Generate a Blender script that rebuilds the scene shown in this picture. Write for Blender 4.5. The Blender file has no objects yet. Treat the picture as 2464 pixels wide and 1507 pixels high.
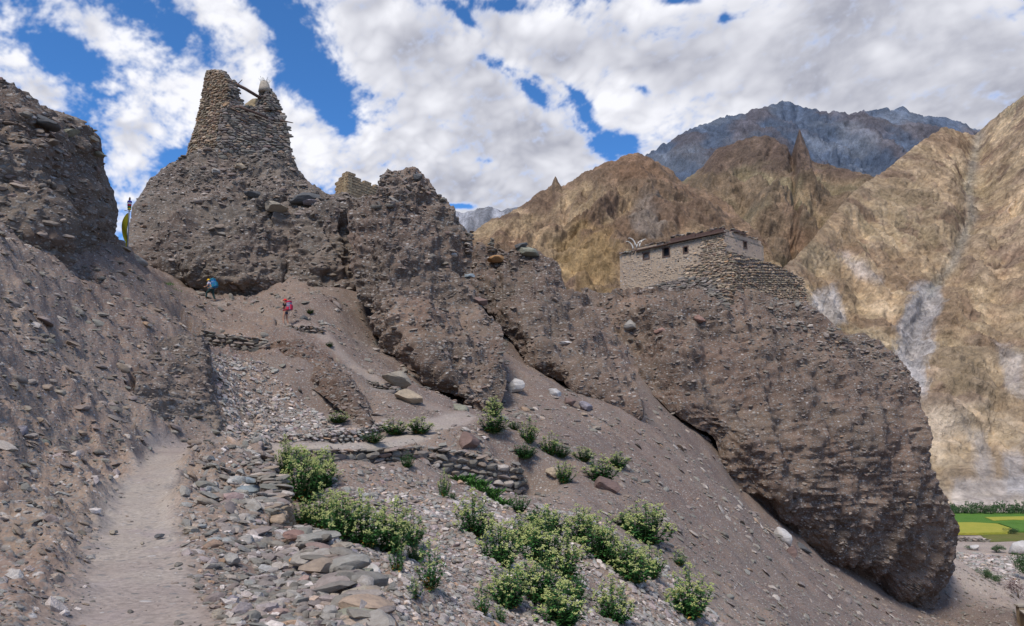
import bpy, bmesh, math, random
import numpy as np
from mathutils import Vector, Matrix, Euler

random.seed(7)
rng = np.random.default_rng(7)
scene = bpy.context.scene
COL = scene.collection

# ------------------------------------------------------------------ camera
EYE = 1.6
PITCH = math.radians(8.8)
FPX, CX, CY = 1826.0, 1232.0, 753.5          # lens in units of a 2464 px wide frame
cs, sn = math.cos(PITCH), math.sin(PITCH)
cam_d = bpy.data.cameras.new('camera')
cam = bpy.data.objects.new('camera', cam_d)
COL.objects.link(cam)
cam.location = (0, 0, EYE)
cam.rotation_euler = (math.radians(90) + PITCH, 0, 0)
cam_d.sensor_width = 36.0
cam_d.lens = 36.0 * FPX / 2464.0
cam_d.clip_start = 0.1
cam_d.clip_end = 20000.0
scene.camera = cam

# ------------------------------------------------------------------ light, sky, exposure
SUN_DIR = Vector((-0.26, -0.52, 0.84)).normalized()
SUN_EL, SUN_AZ = math.asin(SUN_DIR.z), math.atan2(SUN_DIR.x, SUN_DIR.y)     # azimuth from +Y towards +X
CLOUD_LIT, CLOUD_GREY = (7.3, 7.35, 7.8), (3.1, 3.2, 3.8)
SKY_TINT = (0.62, 1.15, 1.55)
sun_d = bpy.data.lights.new('sun', 'SUN')
sun_d.energy = 2.6
sun_d.angle = math.radians(18)
sun_d.color = (1.0, 0.93, 0.83)
sun = bpy.data.objects.new('sun', sun_d)
COL.objects.link(sun)
sun.rotation_euler = SUN_DIR.to_track_quat('Z', 'Y').to_euler()
scene.view_settings.view_transform = 'Standard'
scene.view_settings.look = 'None'
scene.view_settings.gamma = 1.0
scene.view_settings.use_curve_mapping = False
scene.view_settings.exposure = 0.42


def pix(x, y, d):
    """world point seen at frame position (x, y), d metres ahead of the camera (array friendly)"""
    u = (np.asarray(x, float) - CX) / FPX
    v = (CY - np.asarray(y, float)) / FPX
    k = np.asarray(d, float) / (cs - v * sn)
    return np.stack(np.broadcast_arrays(k * u, np.asarray(d, float) + 0 * k, k * (sn + v * cs) + EYE), -1)


def proj(p):
    p = np.asarray(p, float)
    X, Y, Z = p[..., 0], p[..., 1], p[..., 2] - EYE
    f = np.maximum(Y * cs + Z * sn, 1e-3)
    up = -Y * sn + Z * cs
    return CX + FPX * X / f, CY - FPX * up / f


def pdir(x, y):
    v = Vector(((x - CX) / FPX, cs - (CY - y) / FPX * sn, sn + (CY - y) / FPX * cs))
    return v.normalized()


# ------------------------------------------------------------------ node helper
class NT:
    def __init__(s, tree):
        s.t = tree
        s.t.nodes.clear()

    def n(s, typ, ins=None, **props):
        nd = s.t.nodes.new(typ)
        for k, v in props.items():
            setattr(nd, k, v)
        for k, v in (ins or {}).items():
            sock = nd.inputs[k]
            if isinstance(v, bpy.types.NodeSocket):
                s.t.links.new(v, sock)
            elif isinstance(v, bpy.types.Node):
                s.t.links.new(v.outputs[0], sock)
            else:
                sock.default_value = v
        return nd

    def math(s, op, a, b=0.0, c=None, clamp=False):
        ins = {0: a, 1: b}
        if c is not None:
            ins[2] = c
        return s.n('ShaderNodeMath', ins, operation=op, use_clamp=clamp).outputs[0]

    def vmath(s, op, a, b=(0, 0, 0)):
        nd = s.n('ShaderNodeVectorMath', {0: a, 1: b}, operation=op)
        return nd.outputs['Value'] if op in ('DOT_PRODUCT', 'LENGTH') else nd.outputs[0]

    def vscale(s, a, f):
        nd = s.n('ShaderNodeVectorMath', {0: a, 'Scale': f}, operation='SCALE')
        return nd.outputs[0]

    def mixc(s, f, a, b, mode='MIX'):
        nd = s.t.nodes.new('ShaderNodeMix')
        nd.data_type = 'RGBA'
        nd.blend_type = mode
        for idx, v in ((0, f), (6, a), (7, b)):
            if isinstance(v, bpy.types.NodeSocket):
                s.t.links.new(v, nd.inputs[idx])
            elif idx == 0:
                nd.inputs[0].default_value = v
            else:
                nd.inputs[idx].default_value = (*v, 1) if len(v) == 3 else v
        return nd.outputs[2]

    def ramp(s, f, stops, interp='LINEAR'):
        nd = s.n('ShaderNodeValToRGB', {0: f})
        cr = nd.color_ramp
        cr.interpolation = interp
        while len(cr.elements) < len(stops):
            cr.elements.new(0.5)
        for e, (p, c) in zip(cr.elements, stops):
            e.position = p
            e.color = (*c, 1) if not isinstance(c, (int, float)) else (c, c, c, 1)
        return nd.outputs[0]

    def noise(s, vec, scale, detail=4, rough=0.55, dist=0.0, out=0):
        return s.n('ShaderNodeTexNoise', {'Vector': vec, 'Scale': scale, 'Detail': detail, 'Roughness': rough,
                                         'Distortion': dist}).outputs[out]

    def smooth(s, v, a, b):
        nd = s.n('ShaderNodeMapRange', {'Value': v, 'From Min': a, 'From Max': b}, interpolation_type='SMOOTHSTEP')
        return nd.outputs[0]


# ------------------------------------------------------------------ numpy noise
_perm = rng.permutation(512).astype(np.int64)
_perm = np.concatenate([_perm, _perm, _perm])
_grad = rng.normal(size=(512, 3))
_grad /= np.linalg.norm(_grad, axis=1)[:, None]


def pnoise(p):
    p = np.asarray(p, float)
    i = np.floor(p).astype(np.int64)
    f = p - i
    u = f * f * f * (f * (f * 6 - 15) + 10)
    i &= 511
    res = 0
    for dx in (0, 1):
        wx = u[..., 0] if dx else 1 - u[..., 0]
        hx = _perm[(i[..., 0] + dx) & 511]
        for dy in (0, 1):
            wy = u[..., 1] if dy else 1 - u[..., 1]
            hy = _perm[(hx + i[..., 1] + dy) & 511]
            for dzz in (0, 1):
                wz = u[..., 2] if dzz else 1 - u[..., 2]
                h = _perm[(hy + i[..., 2] + dzz) & 511]
                g = _grad[h]
                res = res + wx * wy * wz * (g[..., 0] * (f[..., 0] - dx) + g[..., 1] * (f[..., 1] - dy) + g[..., 2] * (f[..., 2] - dzz))
    return res * 1.5


def fbm(p, octs=4, gain=0.5, lac=2.03):
    a, r = 1.0, 0
    p = np.asarray(p, float).copy()
    for _ in range(octs):
        r = r + a * pnoise(p)
        p = p * lac + 17.3
        a *= gain
    return r


def ridged(p, octs=4, gain=0.5, lac=2.07):
    a, r = 1.0, 0
    p = np.asarray(p, float).copy()
    for _ in range(octs):
        r = r + a * (1 - 2 * np.abs(pnoise(p)))
        p = p * lac + 9.1
        a *= gain
    return r


def sstep(x, a, b):
    t = np.clip((np.asarray(x, float) - a) / (b - a), 0, 1)
    return t * t * (3 - 2 * t)


# ------------------------------------------------------------------ world: blue sky with broken cloud
# The cloud deck is computed here as noise over directions (colour + cover) and laid over the Sky Texture.
def cloud_field(az, el):
    """cover and shade of the cloud in the given directions (radians)"""
    dx, dy, dz = np.sin(az) * np.cos(el), np.cos(az) * np.cos(el), np.sin(el)
    f = dy * cs + dz * sn
    fr = sstep(f, 0.25, 0.5)
    f = np.maximum(f, 0.2)
    px, py = CX + FPX * dx / f, CY - FPX * (-dy * sn + dz * cs) / f
    den = np.maximum(dz, -0.02) + 0.5
    X, Y = dx / den, dy / den
    ca, sa = math.cos(math.radians(35)), math.sin(math.radians(35))
    Q = np.stack([X * ca + Y * sa, (Y * ca - X * sa) * 0.8, 0 * X], -1)
    wp = np.stack([fbm(Q * 4 + 5, 3), fbm(Q * 4 + 11, 3), 0 * X], -1)
    Q = 1.55 * Q + 0.035 * wp
    mid = fbm(Q * 5.0 + 2, 3, 0.6)
    bil, bilc, a = 0.0, 0.0, 1.0
    for o in range(5):
        k = np.abs(pnoise(Q * (8.0 * 2.03 ** o) + 3.3 * o)) * 2 - 0.5
        bil = bil + a * k
        if o < 3:
            bilc = bilc + a * k
        a *= 0.62
    fin = fbm(Q * 38, 4, 0.65)
    b, gap = np.zeros_like(X), np.zeros_like(X)
    for (x, y, rx, ry, rot, amt) in CLOUD_BANKS:
        c, s_ = math.cos(math.radians(rot)), math.sin(math.radians(rot))
        u, v = ((px - x) * c + (py - y) * s_) / rx, (-(px - x) * s_ + (py - y) * c) / ry
        e = amt * np.exp(-(u * u + v * v))
        if amt > 0:
            b = b + e
        else:
            gap = gap + e
    b = (np.clip(b - 0.12, -.6, .72) + np.clip(gap * .92, -1.0, 0)) * fr + 0.12 * (1 - fr)
    dens = b * 0.8 + 0.28 * mid + 0.24 * bil + 0.20 * fin
    cover = sstep(dens, -0.14, 0.50)
    g = np.zeros_like(X)
    for (x, y, rx, ry, rot, amt) in CLOUD_SHADE:
        c, s_ = math.cos(math.radians(rot)), math.sin(math.radians(rot))
        u, v = ((px - x) * c + (py - y) * s_) / rx, (-(px - x) * s_ + (py - y) * c) / ry
        g = g + amt * np.exp(-(u * u + v * v))
    g = g * fr + 0.4 * (1 - fr)
    soft = fbm(Q * 3.6 + 31, 5, 0.55)
    gs = np.clip(g, 0, 1)
    grey = np.clip(g * (0.85 + 0.6 * soft) + 0.20 + 0.36 * soft - 0.40 * bilc * (1 - 0.6 * gs) - 0.12 * fin * (1 - .5 * gs), 0, 1) * sstep(dens, .1, .5)
    grey = np.clip((1.0 - np.exp(-1.45 * grey)) * (.90 + .55 * soft - .16 * bilc + .10 * fin), 0, 1)
    return cover, grey


# banks (+) and blue gaps (-): frame x, y, radii, turn in degrees, amount
CLOUD_BANKS = [
    (1050, 190, 340, 180, 42, .85), (1250, 420, 280, 130, 12, .95), (860, 40, 130, 80, 30, .42), (1500, 120, 330, 170, 0, .75), (2000, 160, 440, 240, 0, 1.2), (2400, 240, 320, 240, 0, 1.1),
    (1250, 120, 200, 90, 30, .35), (850, 390, 150, 70, 30, .75), (1620, 300, 130, 110, 0, .6), (1530, 290, 60, 30, 0, .35), (1330, 300, 140, 120, 30, .5), (1100, 470, 200, 60, 0, .7),
    (1750, 300, 200, 120, 0, .7),
    (240, 90, 200, 46, 40, .62), (480, 220, 240, 85, 38, .70), (700, 300, 140, 70, 40, .55), (510, 25, 140, 50, 22, .6), (610, 120, 70, 80, 20, .44), (110, 225, 120, 46, 28, .70), (320, 400, 120, 52, 40, .80), (50, 60, 70, 60, 30, .5),
    (330, 250, 120, 90, 30, .42), (370, 320, 140, 60, 10, .42), (25, 145, 50, 18, 0, .45), (640, 340, 110, 70, 0, .45), (200, 335, 90, 20, 20, .22), (740, 410, 100, 60, 0, .5), (300, 500, 120, 60, 0, .5),
    (250, 260, 330, 200, 20, -.10), (125, 110, 75, 60, 40, -.62), (215, 180, 45, 60, 30, -.5), (235, 325, 90, 32, 45, -.6), (400, 85, 95, 42, 35, -.65), (690, 90, 115, 42, 58, -.70), (800, 240, 95, 34, 68, -.95), (845, 300, 22, 20, 0, -.5),
    (640, 12, 70, 26, 40, -.5), (425, 375, 40, 20, 0, -.7), (85, 305, 60, 30, 20, -.55), (560, 70, 30, 20, 0, -.25),
    (1408, 272, 70, 26, 62, -1.02), (1474, 350, 62, 40, 12, -1.12), (1520, 340, 30, 16, 0, -.5), (1200, 155, 44, 18, 25, -.80), (1288, 228, 50, 20, 35, -.86), (1125, 45, 46, 14, 40, -.8), (1215, 12, 56, 18, 0, -1.05),
    (1545, 214, 36, 16, 20, -.84), (1165, 385, 20, 7, 0, -.5), (1100, 497, 40, 8, 0, -1.2), (1745, 40, 16, 14, 0, -.75), (1640, 2, 60, 12, 0, -.8), (830, 320, 20, 20, 0, -.3), (1300, 190, 80, 8, 40, -.3), (1380, 220, 70, 8, 40, -.35),
]
CLOUD_SHADE = [(1090, 240, 200, 66, 28, 1.0), (1000, 110, 130, 70, 30, .35), (1330, 350, 190, 55, 15, .40), (1400, 110, 150, 50, 10, .7), (1850, 120, 260, 130, 8, .85), (2300, 160, 260, 200, 0, 1.05), (2080, 30, 300, 70, 0, .7), (1180, 430, 140, 36, 0, .35),
               (1650, 190, 160, 40, 10, .32), (1050, 330, 140, 40, 25, .35), (1290, 480, 220, 40, 0, .45), (2150, 130, 60, 24, 10, -.4), (2400, 60, 100, 60, 0, .2)]


def cloud_image(name, wd, ht, a0, a1, e0, e1):
    az, el = np.meshgrid(np.linspace(a0, a1, wd), np.linspace(e0, e1, ht))
    cov, grey = cloud_field(az, el)
    im = bpy.data.images.new(name, wd, ht, float_buffer=True)
    im.colorspace_settings.name = 'Non-Color'
    px = np.zeros((ht, wd, 4), np.float32)
    px[..., 0], px[..., 1], px[..., 3] = cov, grey, 1
    im.pixels.foreach_set(px.ravel())
    im.update()
    return im


WIN = (math.radians(-44), math.radians(44), math.radians(-4), math.radians(42))
im_all = cloud_image('cloud_cover', 900, 226, -math.pi, math.pi, 0.0, math.pi / 2)
im_win = cloud_image('cloud_cover_ahead', 1700, 890, *WIN)
world = bpy.data.worlds.new('World')
scene.world = world
world.use_nodes = True
w = NT(world.node_tree)
tc = w.n('ShaderNodeTexCoord')
D = w.vmath('NORMALIZE', tc.outputs['Generated'])
sky = w.n('ShaderNodeTexSky', sky_type='NISHITA', sun_disc=False, sun_elevation=SUN_EL, sun_rotation=SUN_AZ, altitude=3500, air_density=1.0,
          dust_density=0.3, ozone_density=3.0)
sep = w.n('ShaderNodeSeparateXYZ', {0: D})
azn = w.math('ARCTAN2', sep.outputs[0], sep.outputs[1])
eln = w.math('ARCSINE', sep.outputs[2])


def uvlook(im, a0, a1, e0, e1):
    u = w.math('DIVIDE', w.math('SUBTRACT', azn, a0), a1 - a0)
    v = w.math('DIVIDE', w.math('SUBTRACT', eln, e0), e1 - e0)
    t = w.n('ShaderNodeTexImage', {0: w.n('ShaderNodeCombineXYZ', {0: u, 1: v}).outputs[0]}, image=im, extension='EXTEND', interpolation='Cubic' if im is im_win else 'Linear')
    ins = None
    for s_ in (u, v):
        for op, lim in (('GREATER_THAN', 0.01), ('LESS_THAN', 0.99)):
            q = w.math(op, s_, lim)
            ins = q if ins is None else w.math('MULTIPLY', ins, q)
    return t.outputs[0], ins


c_all, _ = uvlook(im_all, -math.pi, math.pi, 0.0, math.pi / 2)
c_win, ins = uvlook(im_win, *WIN)
cl = w.n('ShaderNodeSeparateColor', {0: w.mixc(ins, c_all, c_win)})
ccol = w.mixc(cl.outputs[1], CLOUD_LIT, CLOUD_GREY)
blue = w.mixc(1.0, sky.outputs[0], SKY_TINT, 'MULTIPLY')
bg = w.n('ShaderNodeBackground', {'Color': w.mixc(cl.outputs[0], blue, ccol), 'Strength': 0.1})
w.n('ShaderNodeOutputWorld', {'Surface': bg.outputs[0]})
world.cycles.sampling_method = 'MANUAL'
world.cycles.sample_map_resolution = 512
scene.cycles.max_bounces = 5
scene.cycles.diffuse_bounces = 3
scene.cycles.transparent_max_bounces = 4

# ------------------------------------------------------------------ object helpers
def link(o, parent=None):
    COL.objects.link(o)
    if parent is not None:
        o.parent = parent
    return o


def tag(o, label=None, cat=None, group=None, kind=None):
    if label: o['label'] = label
    if cat: o['category'] = cat
    if group: o['group'] = group
    if kind: o['kind'] = kind
    return o


def mesh_np(name, v, f, mat=None, smooth=False):
    """mesh from numpy verts and a list of equal-length face arrays (or one array)"""
    v = np.asarray(v, np.float32).reshape(-1, 3)
    fl = f if isinstance(f, list) else [f]
    me = bpy.data.meshes.new(name)
    me.vertices.add(len(v))
    me.vertices.foreach_set('co', v.ravel())
    loops = np.concatenate([np.asarray(a, np.int32).ravel() for a in fl])
    tot = np.concatenate([np.full(len(a), np.asarray(a).shape[1], np.int32) for a in fl])
    st = np.concatenate([[0], np.cumsum(tot)[:-1]]).astype(np.int32)
    me.loops.add(len(loops))
    me.loops.foreach_set('vertex_index', loops)
    me.polygons.add(len(tot))
    me.polygons.foreach_set('loop_start', st)
    me.polygons.foreach_set('loop_total', tot)
    me.polygons.foreach_set('use_smooth', np.full(len(tot), smooth, bool))
    me.update(calc_edges=True)
    if mat: me.materials.append(mat)
    return me


def obj_np(name, v, f, mat=None, parent=None, smooth=False):
    return link(bpy.data.objects.new(name, mesh_np(name, v, f, mat, smooth)), parent)


def empty(name, loc=(0, 0, 0), rz=0.0):
    o = bpy.data.objects.new(name, None)
    o.empty_display_size = 0.2
    o.location = loc
    o.rotation_euler = (0, 0, rz)
    return link(o)


def vcol(me, name, cols):
    a = me.color_attributes.new(name, 'FLOAT_COLOR', 'POINT')
    c = np.ones((len(cols), 4), np.float32)
    c[:, :3] = cols
    a.data.foreach_set('color', c.ravel())


def grid_faces(ny, nx, wrap=False):
    a = np.arange(ny * nx).reshape(ny, nx)
    if wrap:
        a = np.concatenate([a, a[:, :1]], 1)
    return np.stack([a[:-1, :-1], a[:-1, 1:], a[1:, 1:], a[1:, :-1]], -1).reshape(-1, 4)


def polydist(px, py, pts):
    """distance to a polyline and fraction along it"""
    best = np.full(np.shape(px), 1e9)
    bt = np.zeros(np.shape(px))
    pts = np.asarray(pts, float)
    n = len(pts) - 1
    for i in range(n):
        a, b = pts[i][:2], pts[i + 1][:2]
        ab = b - a
        t = np.clip(((px - a[0]) * ab[0] + (py - a[1]) * ab[1]) / (ab @ ab), 0, 1)
        dd = np.hypot(px - a[0] - t * ab[0], py - a[1] - t * ab[1])
        m = dd < best
        best = np.where(m, dd, best)
        bt = np.where(m, (i + t), bt)
    return best, bt


def inpoly(px, py, poly):
    r = np.zeros(np.shape(px), bool)
    n = len(poly)
    for i in range(n):
        x1, y1 = poly[i]
        x2, y2 = poly[(i + 1) % n]
        c = ((y1 > py) != (y2 > py)) & (px < (x2 - x1) * (py - y1) / (y2 - y1 + 1e-12) + x1)
        r ^= c
    return r


# ------------------------------------------------------------------ materials
def new_mat(name, rough=0.9):
    m = bpy.data.materials.new(name)
    m.use_nodes = True
    t = NT(m.node_tree)
    bs = t.n('ShaderNodeBsdfPrincipled', {'Roughness': rough, 'Specular IOR Level': 0.2})
    t.n('ShaderNodeOutputMaterial', {'Surface': bs.outputs[0]})
    return m, t, bs


def plain(name, c, rough=0.8, var=0.15, scale=20.0, bump=0.0):
    m, t, bs = new_mat(name, rough)
    tc = t.n('ShaderNodeTexCoord')
    n = t.noise(tc.outputs['Object'], scale, 4, 0.6)
    k = t.n('ShaderNodeMapRange', {'Value': n, 'From Min': 0.25, 'From Max': 0.75, 'To Min': 1 - var, 'To Max': 1 + var}).outputs[0]
    col = t.mixc(1.0, c, t.n('ShaderNodeCombineColor', {0: k, 1: k, 2: k}).outputs[0], 'MULTIPLY')
    t.t.links.new(col, bs.inputs['Base Color'])
    if bump:
        b = t.n('ShaderNodeBump', {'Height': n, 'Strength': bump, 'Distance': 0.02})
        t.t.links.new(b.outputs[0], bs.inputs['Normal'])
    return m


STONE_STOPS = [(0.0, (.120, .125, .115)), (.10, (.176, .176, .160)), (.2, (.272, .264, .240)), (.32, (.184, .200, .184)), (.42, (.256, .216, .216)),
               (.52, (.352, .328, .304)), (.62, (.208, .184, .184)), (.72, (.320, .264, .208)), (.80, (.224, .248, .240)), (.88, (.400, .376, .352)),
               (.94, (.528, .496, .464)), (.975, (.352, .240, .152)), (1.0, (.240, .184, .184))]


def stone_mat(name, tint=(1, 1, 1), stops=STONE_STOPS, earth=.2, earth_c=(.21, .165, .138)):
    m, t, bs = new_mat(name, 0.88)
    oi = t.n('ShaderNodeObjectInfo')
    tc = t.n('ShaderNodeTexCoord')
    base = t.ramp(oi.outputs['Random'], stops)
    off = t.vscale(t.n('ShaderNodeCombineXYZ', {0: oi.outputs['Random'], 1: oi.outputs['Random'], 2: oi.outputs['Random']}).outputs[0], 37.0)
    p = t.vmath('ADD', tc.outputs['Object'], off)
    n1 = t.noise(p, 2.2, 5, 0.65)
    n2 = t.noise(t.vmath('MULTIPLY', p, (1, 1, 3.0)), 5.0, 4, 0.7)
    k = t.n('ShaderNodeMapRange', {'Value': n1, 'From Min': 0.28, 'From Max': 0.72, 'To Min': 0.68, 'To Max': 1.28}).outputs[0]
    kc = t.n('ShaderNodeCombineColor', {0: t.math('MULTIPLY', k, tint[0]), 1: t.math('MULTIPLY', k, tint[1]), 2: t.math('MULTIPLY', k, tint[2])}).outputs[0]
    c = t.mixc(1.0, base, kc, 'MULTIPLY')
    dust = t.math('ADD', t.math('MULTIPLY', t.smooth(n2, 0.42, 0.7), 0.35), earth, clamp=True)
    c = t.mixc(dust, c, earth_c)
    b = t.n('ShaderNodeBump', {'Height': t.math('ADD', n1, t.math('MULTIPLY', n2, 0.6)), 'Strength': 0.55, 'Distance': 0.06})
    t.t.links.new(c, bs.inputs['Base Color'])
    t.t.links.new(b.outputs[0], bs.inputs['Normal'])
    return m


def ground_mat(name, c1, c2, c3, peb=7.0, cover=0.5, use_v=False, bumpd=0.08, zs=1.5, trail=False):
    """earth packed with small stones: matrix colour, pebble cells of two sizes with their own colours, relief"""
    m, t, bs = new_mat(name, 0.93)
    tc = t.n('ShaderNodeTexCoord')
    p = tc.outputs['Object']
    big = t.noise(p, 0.22, 5, 0.6)
    med = t.noise(p, 1.3, 6, 0.65)
    fin = t.noise(p, 14.0, 4, 0.7)
    base = t.mixc(t.smooth(big, 0.38, 0.62), c1, c2)
    base = t.mixc(t.smooth(med, 0.52, 0.72), base, c3)
    if use_v:
        at = t.n('ShaderNodeAttribute', attribute_name='tone')
        base = t.mixc(1.0, base, at.outputs['Color'], 'MULTIPLY')
    k = t.n('ShaderNodeMapRange', {'Value': fin, 'From Min': 0.3, 'From Max': 0.7, 'To Min': 0.72, 'To Max': 1.25}).outputs[0]
    base = t.mixc(1.0, base, t.n('ShaderNodeCombineColor', {0: k, 1: k, 2: k}).outputs[0], 'MULTIPLY')
    q = t.vmath('ADD', t.vmath('MULTIPLY', p, (1, 1, zs)), t.vscale(t.noise(p, 3.0, 3, 0.5, out=1), 0.18))
    hgt = t.math('ADD', t.math('MULTIPLY', fin, 0.25), t.math('MULTIPLY', med, 0.5))
    keep = t.math('SUBTRACT', 1.0, t.math('MULTIPLY', t.n('ShaderNodeAttribute', attribute_name='trodden').outputs['Fac'], .8)) if trail else None
    for sc, th, amp in ((peb, cover, 0.55), (peb * 2.9, cover * 0.9, 0.25)):
        vo = t.n('ShaderNodeTexVoronoi', {'Vector': q, 'Scale': sc, 'Randomness': 1.0})
        sepc = t.n('ShaderNodeSeparateColor', {0: vo.outputs['Color']})
        inside = t.math('SUBTRACT', 1.0, t.smooth(vo.outputs['Distance'], 0.30, 0.52))
        th_ = t.math('MULTIPLY', keep, th) if trail else th
        mask = t.math('MULTIPLY', inside, t.math('LESS_THAN', sepc.outputs[0], th_))
        pc = t.ramp(sepc.outputs[1], [(0.0, (.128, .128, .120)), (.25, (.225, .210, .195)), (.5, (.165, .158, .150)), (.7, (.315, .285, .255)), (.86, (.240, .188, .158)), (.95, (.450, .420, .390)), (1.0, (.510, .480, .450))])
        base = t.mixc(t.math('MULTIPLY', mask, 0.85), base, pc)
        dome = t.math('MULTIPLY', t.math('SUBTRACT', 0.6, vo.outputs['Distance'], clamp=True), t.math('LESS_THAN', sepc.outputs[0], th_))
        hgt = t.math('ADD', hgt, t.math('MULTIPLY', dome, amp))
    b = t.n('ShaderNodeBump', {'Height': hgt, 'Strength': 0.9, 'Distance': bumpd})
    t.t.links.new(base, bs.inputs['Base Color'])
    t.t.links.new(b.outputs[0], bs.inputs['Normal'])
    return m


M = {}
M['cliff'] = ground_mat('conglomerate_earth', (.150, .112, .090), (.178, .142, .112), (.21, .160, .130), peb=3.2, cover=.42, bumpd=.16, zs=1.9, use_v=True)
M['ground'] = ground_mat('stony_earth', (.205, .155, .130), (.245, .192, .155), (.222, .170, .148), peb=9.0, cover=.62, use_v=True, bumpd=.05, trail=True)
M['stone'] = stone_mat('schist_stone', (1.06, 1.0, .93))
M['cliffstone'] = stone_mat('earthy_stone', (1.0, .92, .84), earth=.42, earth_c=(.185, .142, .12))
M['gravel'] = stone_mat('pale_gravel', (1.55, 1.46, 1.42), earth=.06)
M['darkstone'] = stone_mat('dark_wall_stone', (.92, .86, .80), earth=.15)

# ------------------------------------------------------------------ ground: one sheet through surveyed points
CP = [
    # trail in front
    (330, 1507, 6.2), (80, 1507, 6.0), (700, 1507, 6.3), (880, 1507, 6.4), (330, 1400, 8.0), (650, 1400, 8.1), (860, 1400, 8.2),
    (330, 1300, 10.5), (210, 1250, 12.0), (60, 1250, 10.9), (600, 1300, 10.6), (770, 1300, 10.8), (340, 1200, 14.5), (480, 1200, 14.6), (640, 1200, 15), (390, 1120, 19.5),
    (540, 1120, 20), (630, 1120, 20.5), (430, 1070, 25), (600, 1076, 25),
    # bank on the left
    (0, 1507, 6.05), (0, 1400, 7.6), (0, 1300, 9.6), (100, 1300, 10.1), (0, 1200, 11.9), (130, 1200, 13.4), (0, 1100, 13.2), (150, 1120, 17),
    (250, 1120, 18.6), (0, 1000, 14.6), (150, 1000, 18.6), (300, 1045, 22.6), (0, 900, 16.6), (150, 900, 20.6), (300, 950, 24.5), (0, 800, 19),
    (150, 800, 23.5), (300, 850, 27), (0, 700, 21.5), (150, 700, 26.6), (300, 750, 31.5), (0, 640, 23), (150, 640, 29), (250, 640, 36),
    (330, 660, 42), (420, 780, 33), (400, 700, 42), (-300, 700, 16.5), (-300, 900, 12.5), (-300, 1100, 9.6), (-300, 1300, 8), (-300, 1450, 6.5),
    (480, 1058, 25.6), (400, 900, 27.6), (420, 950, 26.6), (430, 1000, 25.9), (420, 840, 30.2), (380, 1000, 24.3), (445, 815, 31.8),
    # gully right of the buttress, dry wall
    (560, 1040, 28), (620, 1000, 31), (560, 950, 33), (545, 880, 37), (600, 880, 38.5), (560, 862, 39.6), (640, 865, 39.5), (500, 800, 41.2), (630, 805, 41.4),
    (700, 950, 35.5), (800, 1000, 34), (850, 1018, 33), (750, 890, 37.5), (690, 840, 41), (820, 900, 39.5), (860, 960, 36.5),
    # upper trail
    (690, 782, 45), (760, 788, 44.5), (640, 770, 46.5), (600, 760, 48), (560, 745, 50), (508, 730, 54), (430, 712, 53.5), (380, 690, 52), (330, 645, 51), (310, 600, 51),
    (450, 765, 43), (560, 785, 44.3), (700, 722, 52), (650, 730, 54), (800, 722, 53), (760, 665, 60), (850, 790, 51.5), (560, 722, 59), (450, 690, 59), (370, 660, 57.5),
    (620, 705, 58), (700, 660, 61.5), (800, 610, 67), (760, 630, 63),
    # under the big fin
    (900, 815, 53), (970, 872, 49.4), (1080, 950, 46), (1160, 993, 43.4), (1205, 1000, 44), (850, 880, 42), (900, 900, 41.2), (870, 952, 37.4), (950, 962, 37.2),
    (1000, 1000, 35.5), (1060, 980, 38.5),
    # lower trail and its walls
    (1130, 1005, 35), (1050, 1030, 32.5), (950, 1058, 29), (850, 1081, 26.6), (750, 1087, 25.5), (680, 1076, 25.8), (800, 1028, 31.6), (700, 1042, 30.2), (900, 1015, 33.6), (850, 1061, 29.8), (750, 1066, 28.6), (950, 1039, 31.8), (660, 1068, 27.6),
    (1000, 1083, 29), (1090, 1097, 30.2), (1230, 1125, 31.5), (1100, 1165, 28.6), (1230, 1180, 29.2), (1000, 1120, 27.4), (850, 1115, 24.8), (1125, 1062, 31.4),
    (1200, 1100, 32.5), (1180, 1040, 34), (1300, 1055, 38), (1210, 1010, 41),
    # scree falling to the right
    (750, 1170, 20.0), (700, 1235, 15.6), (760, 1235, 16.6), (820, 1200, 19.5), (900, 1200, 22), (760, 1330, 12.0), (850, 1300, 13.6), (900, 1370, 11.4), (1000, 1400, 11),
    (960, 1480, 8.6), (1000, 1507, 9.2), (1200, 1507, 12), (1400, 1507, 15.5), (1600, 1507, 20), (1800, 1507, 27), (2000, 1507, 38), (2150, 1507, 55), (2240, 1500, 80),
    (1000, 1300, 16), (1200, 1400, 15), (1200, 1300, 20), (1000, 1200, 23), (1200, 1225, 25), (1400, 1400, 19), (1400, 1300, 24), (1400, 1200, 30), (1400, 1120, 35),
    (1400, 1050, 42), (1500, 1022, 50), (1520, 1000, 54), (1600, 1080, 50), (1700, 1150, 50), (1600, 1200, 40), (1600, 1300, 31), (1600, 1400, 24.5), (1800, 1300, 42),
    (1800, 1400, 33), (1950, 1400, 45), (2000, 1450, 44), (2100, 1450, 61), (1530, 930, 71), (1610, 990, 73.5), (1690, 1052, 72.2), (1732, 1108, 69.9), (1772, 1188, 69.8), (1850, 1244, 71.0),
    (1905, 1288, 72.6), (1968, 1337, 75.2), (2062, 1388, 78.8), (2164, 1448, 83.2), (2215, 1462, 86.3), (1800, 1235, 58), (1900, 1330, 58),
    # gully floors between the fins
    (1222, 945, 48.5), (1245, 872, 57), (1212, 805, 64), (1182, 745, 69), (1155, 660, 74), (1300, 895, 60.5), (1440, 978, 57),
    (1520, 850, 77), (1480, 790, 84), (1430, 735, 90), (1360, 740, 84),
    # valley
    (2250, 1485, 84), (2300, 1352, 99), (2345, 1382, 103), (2380, 1402, 104), (2300, 1420, 91), (2350, 1440, 91), (2280, 1330, 104), (2400, 1500, 79), (2400, 1400, 100), (2464, 1480, 82), (2700, 1480, 82), (2900, 1400, 100),
]
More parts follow.
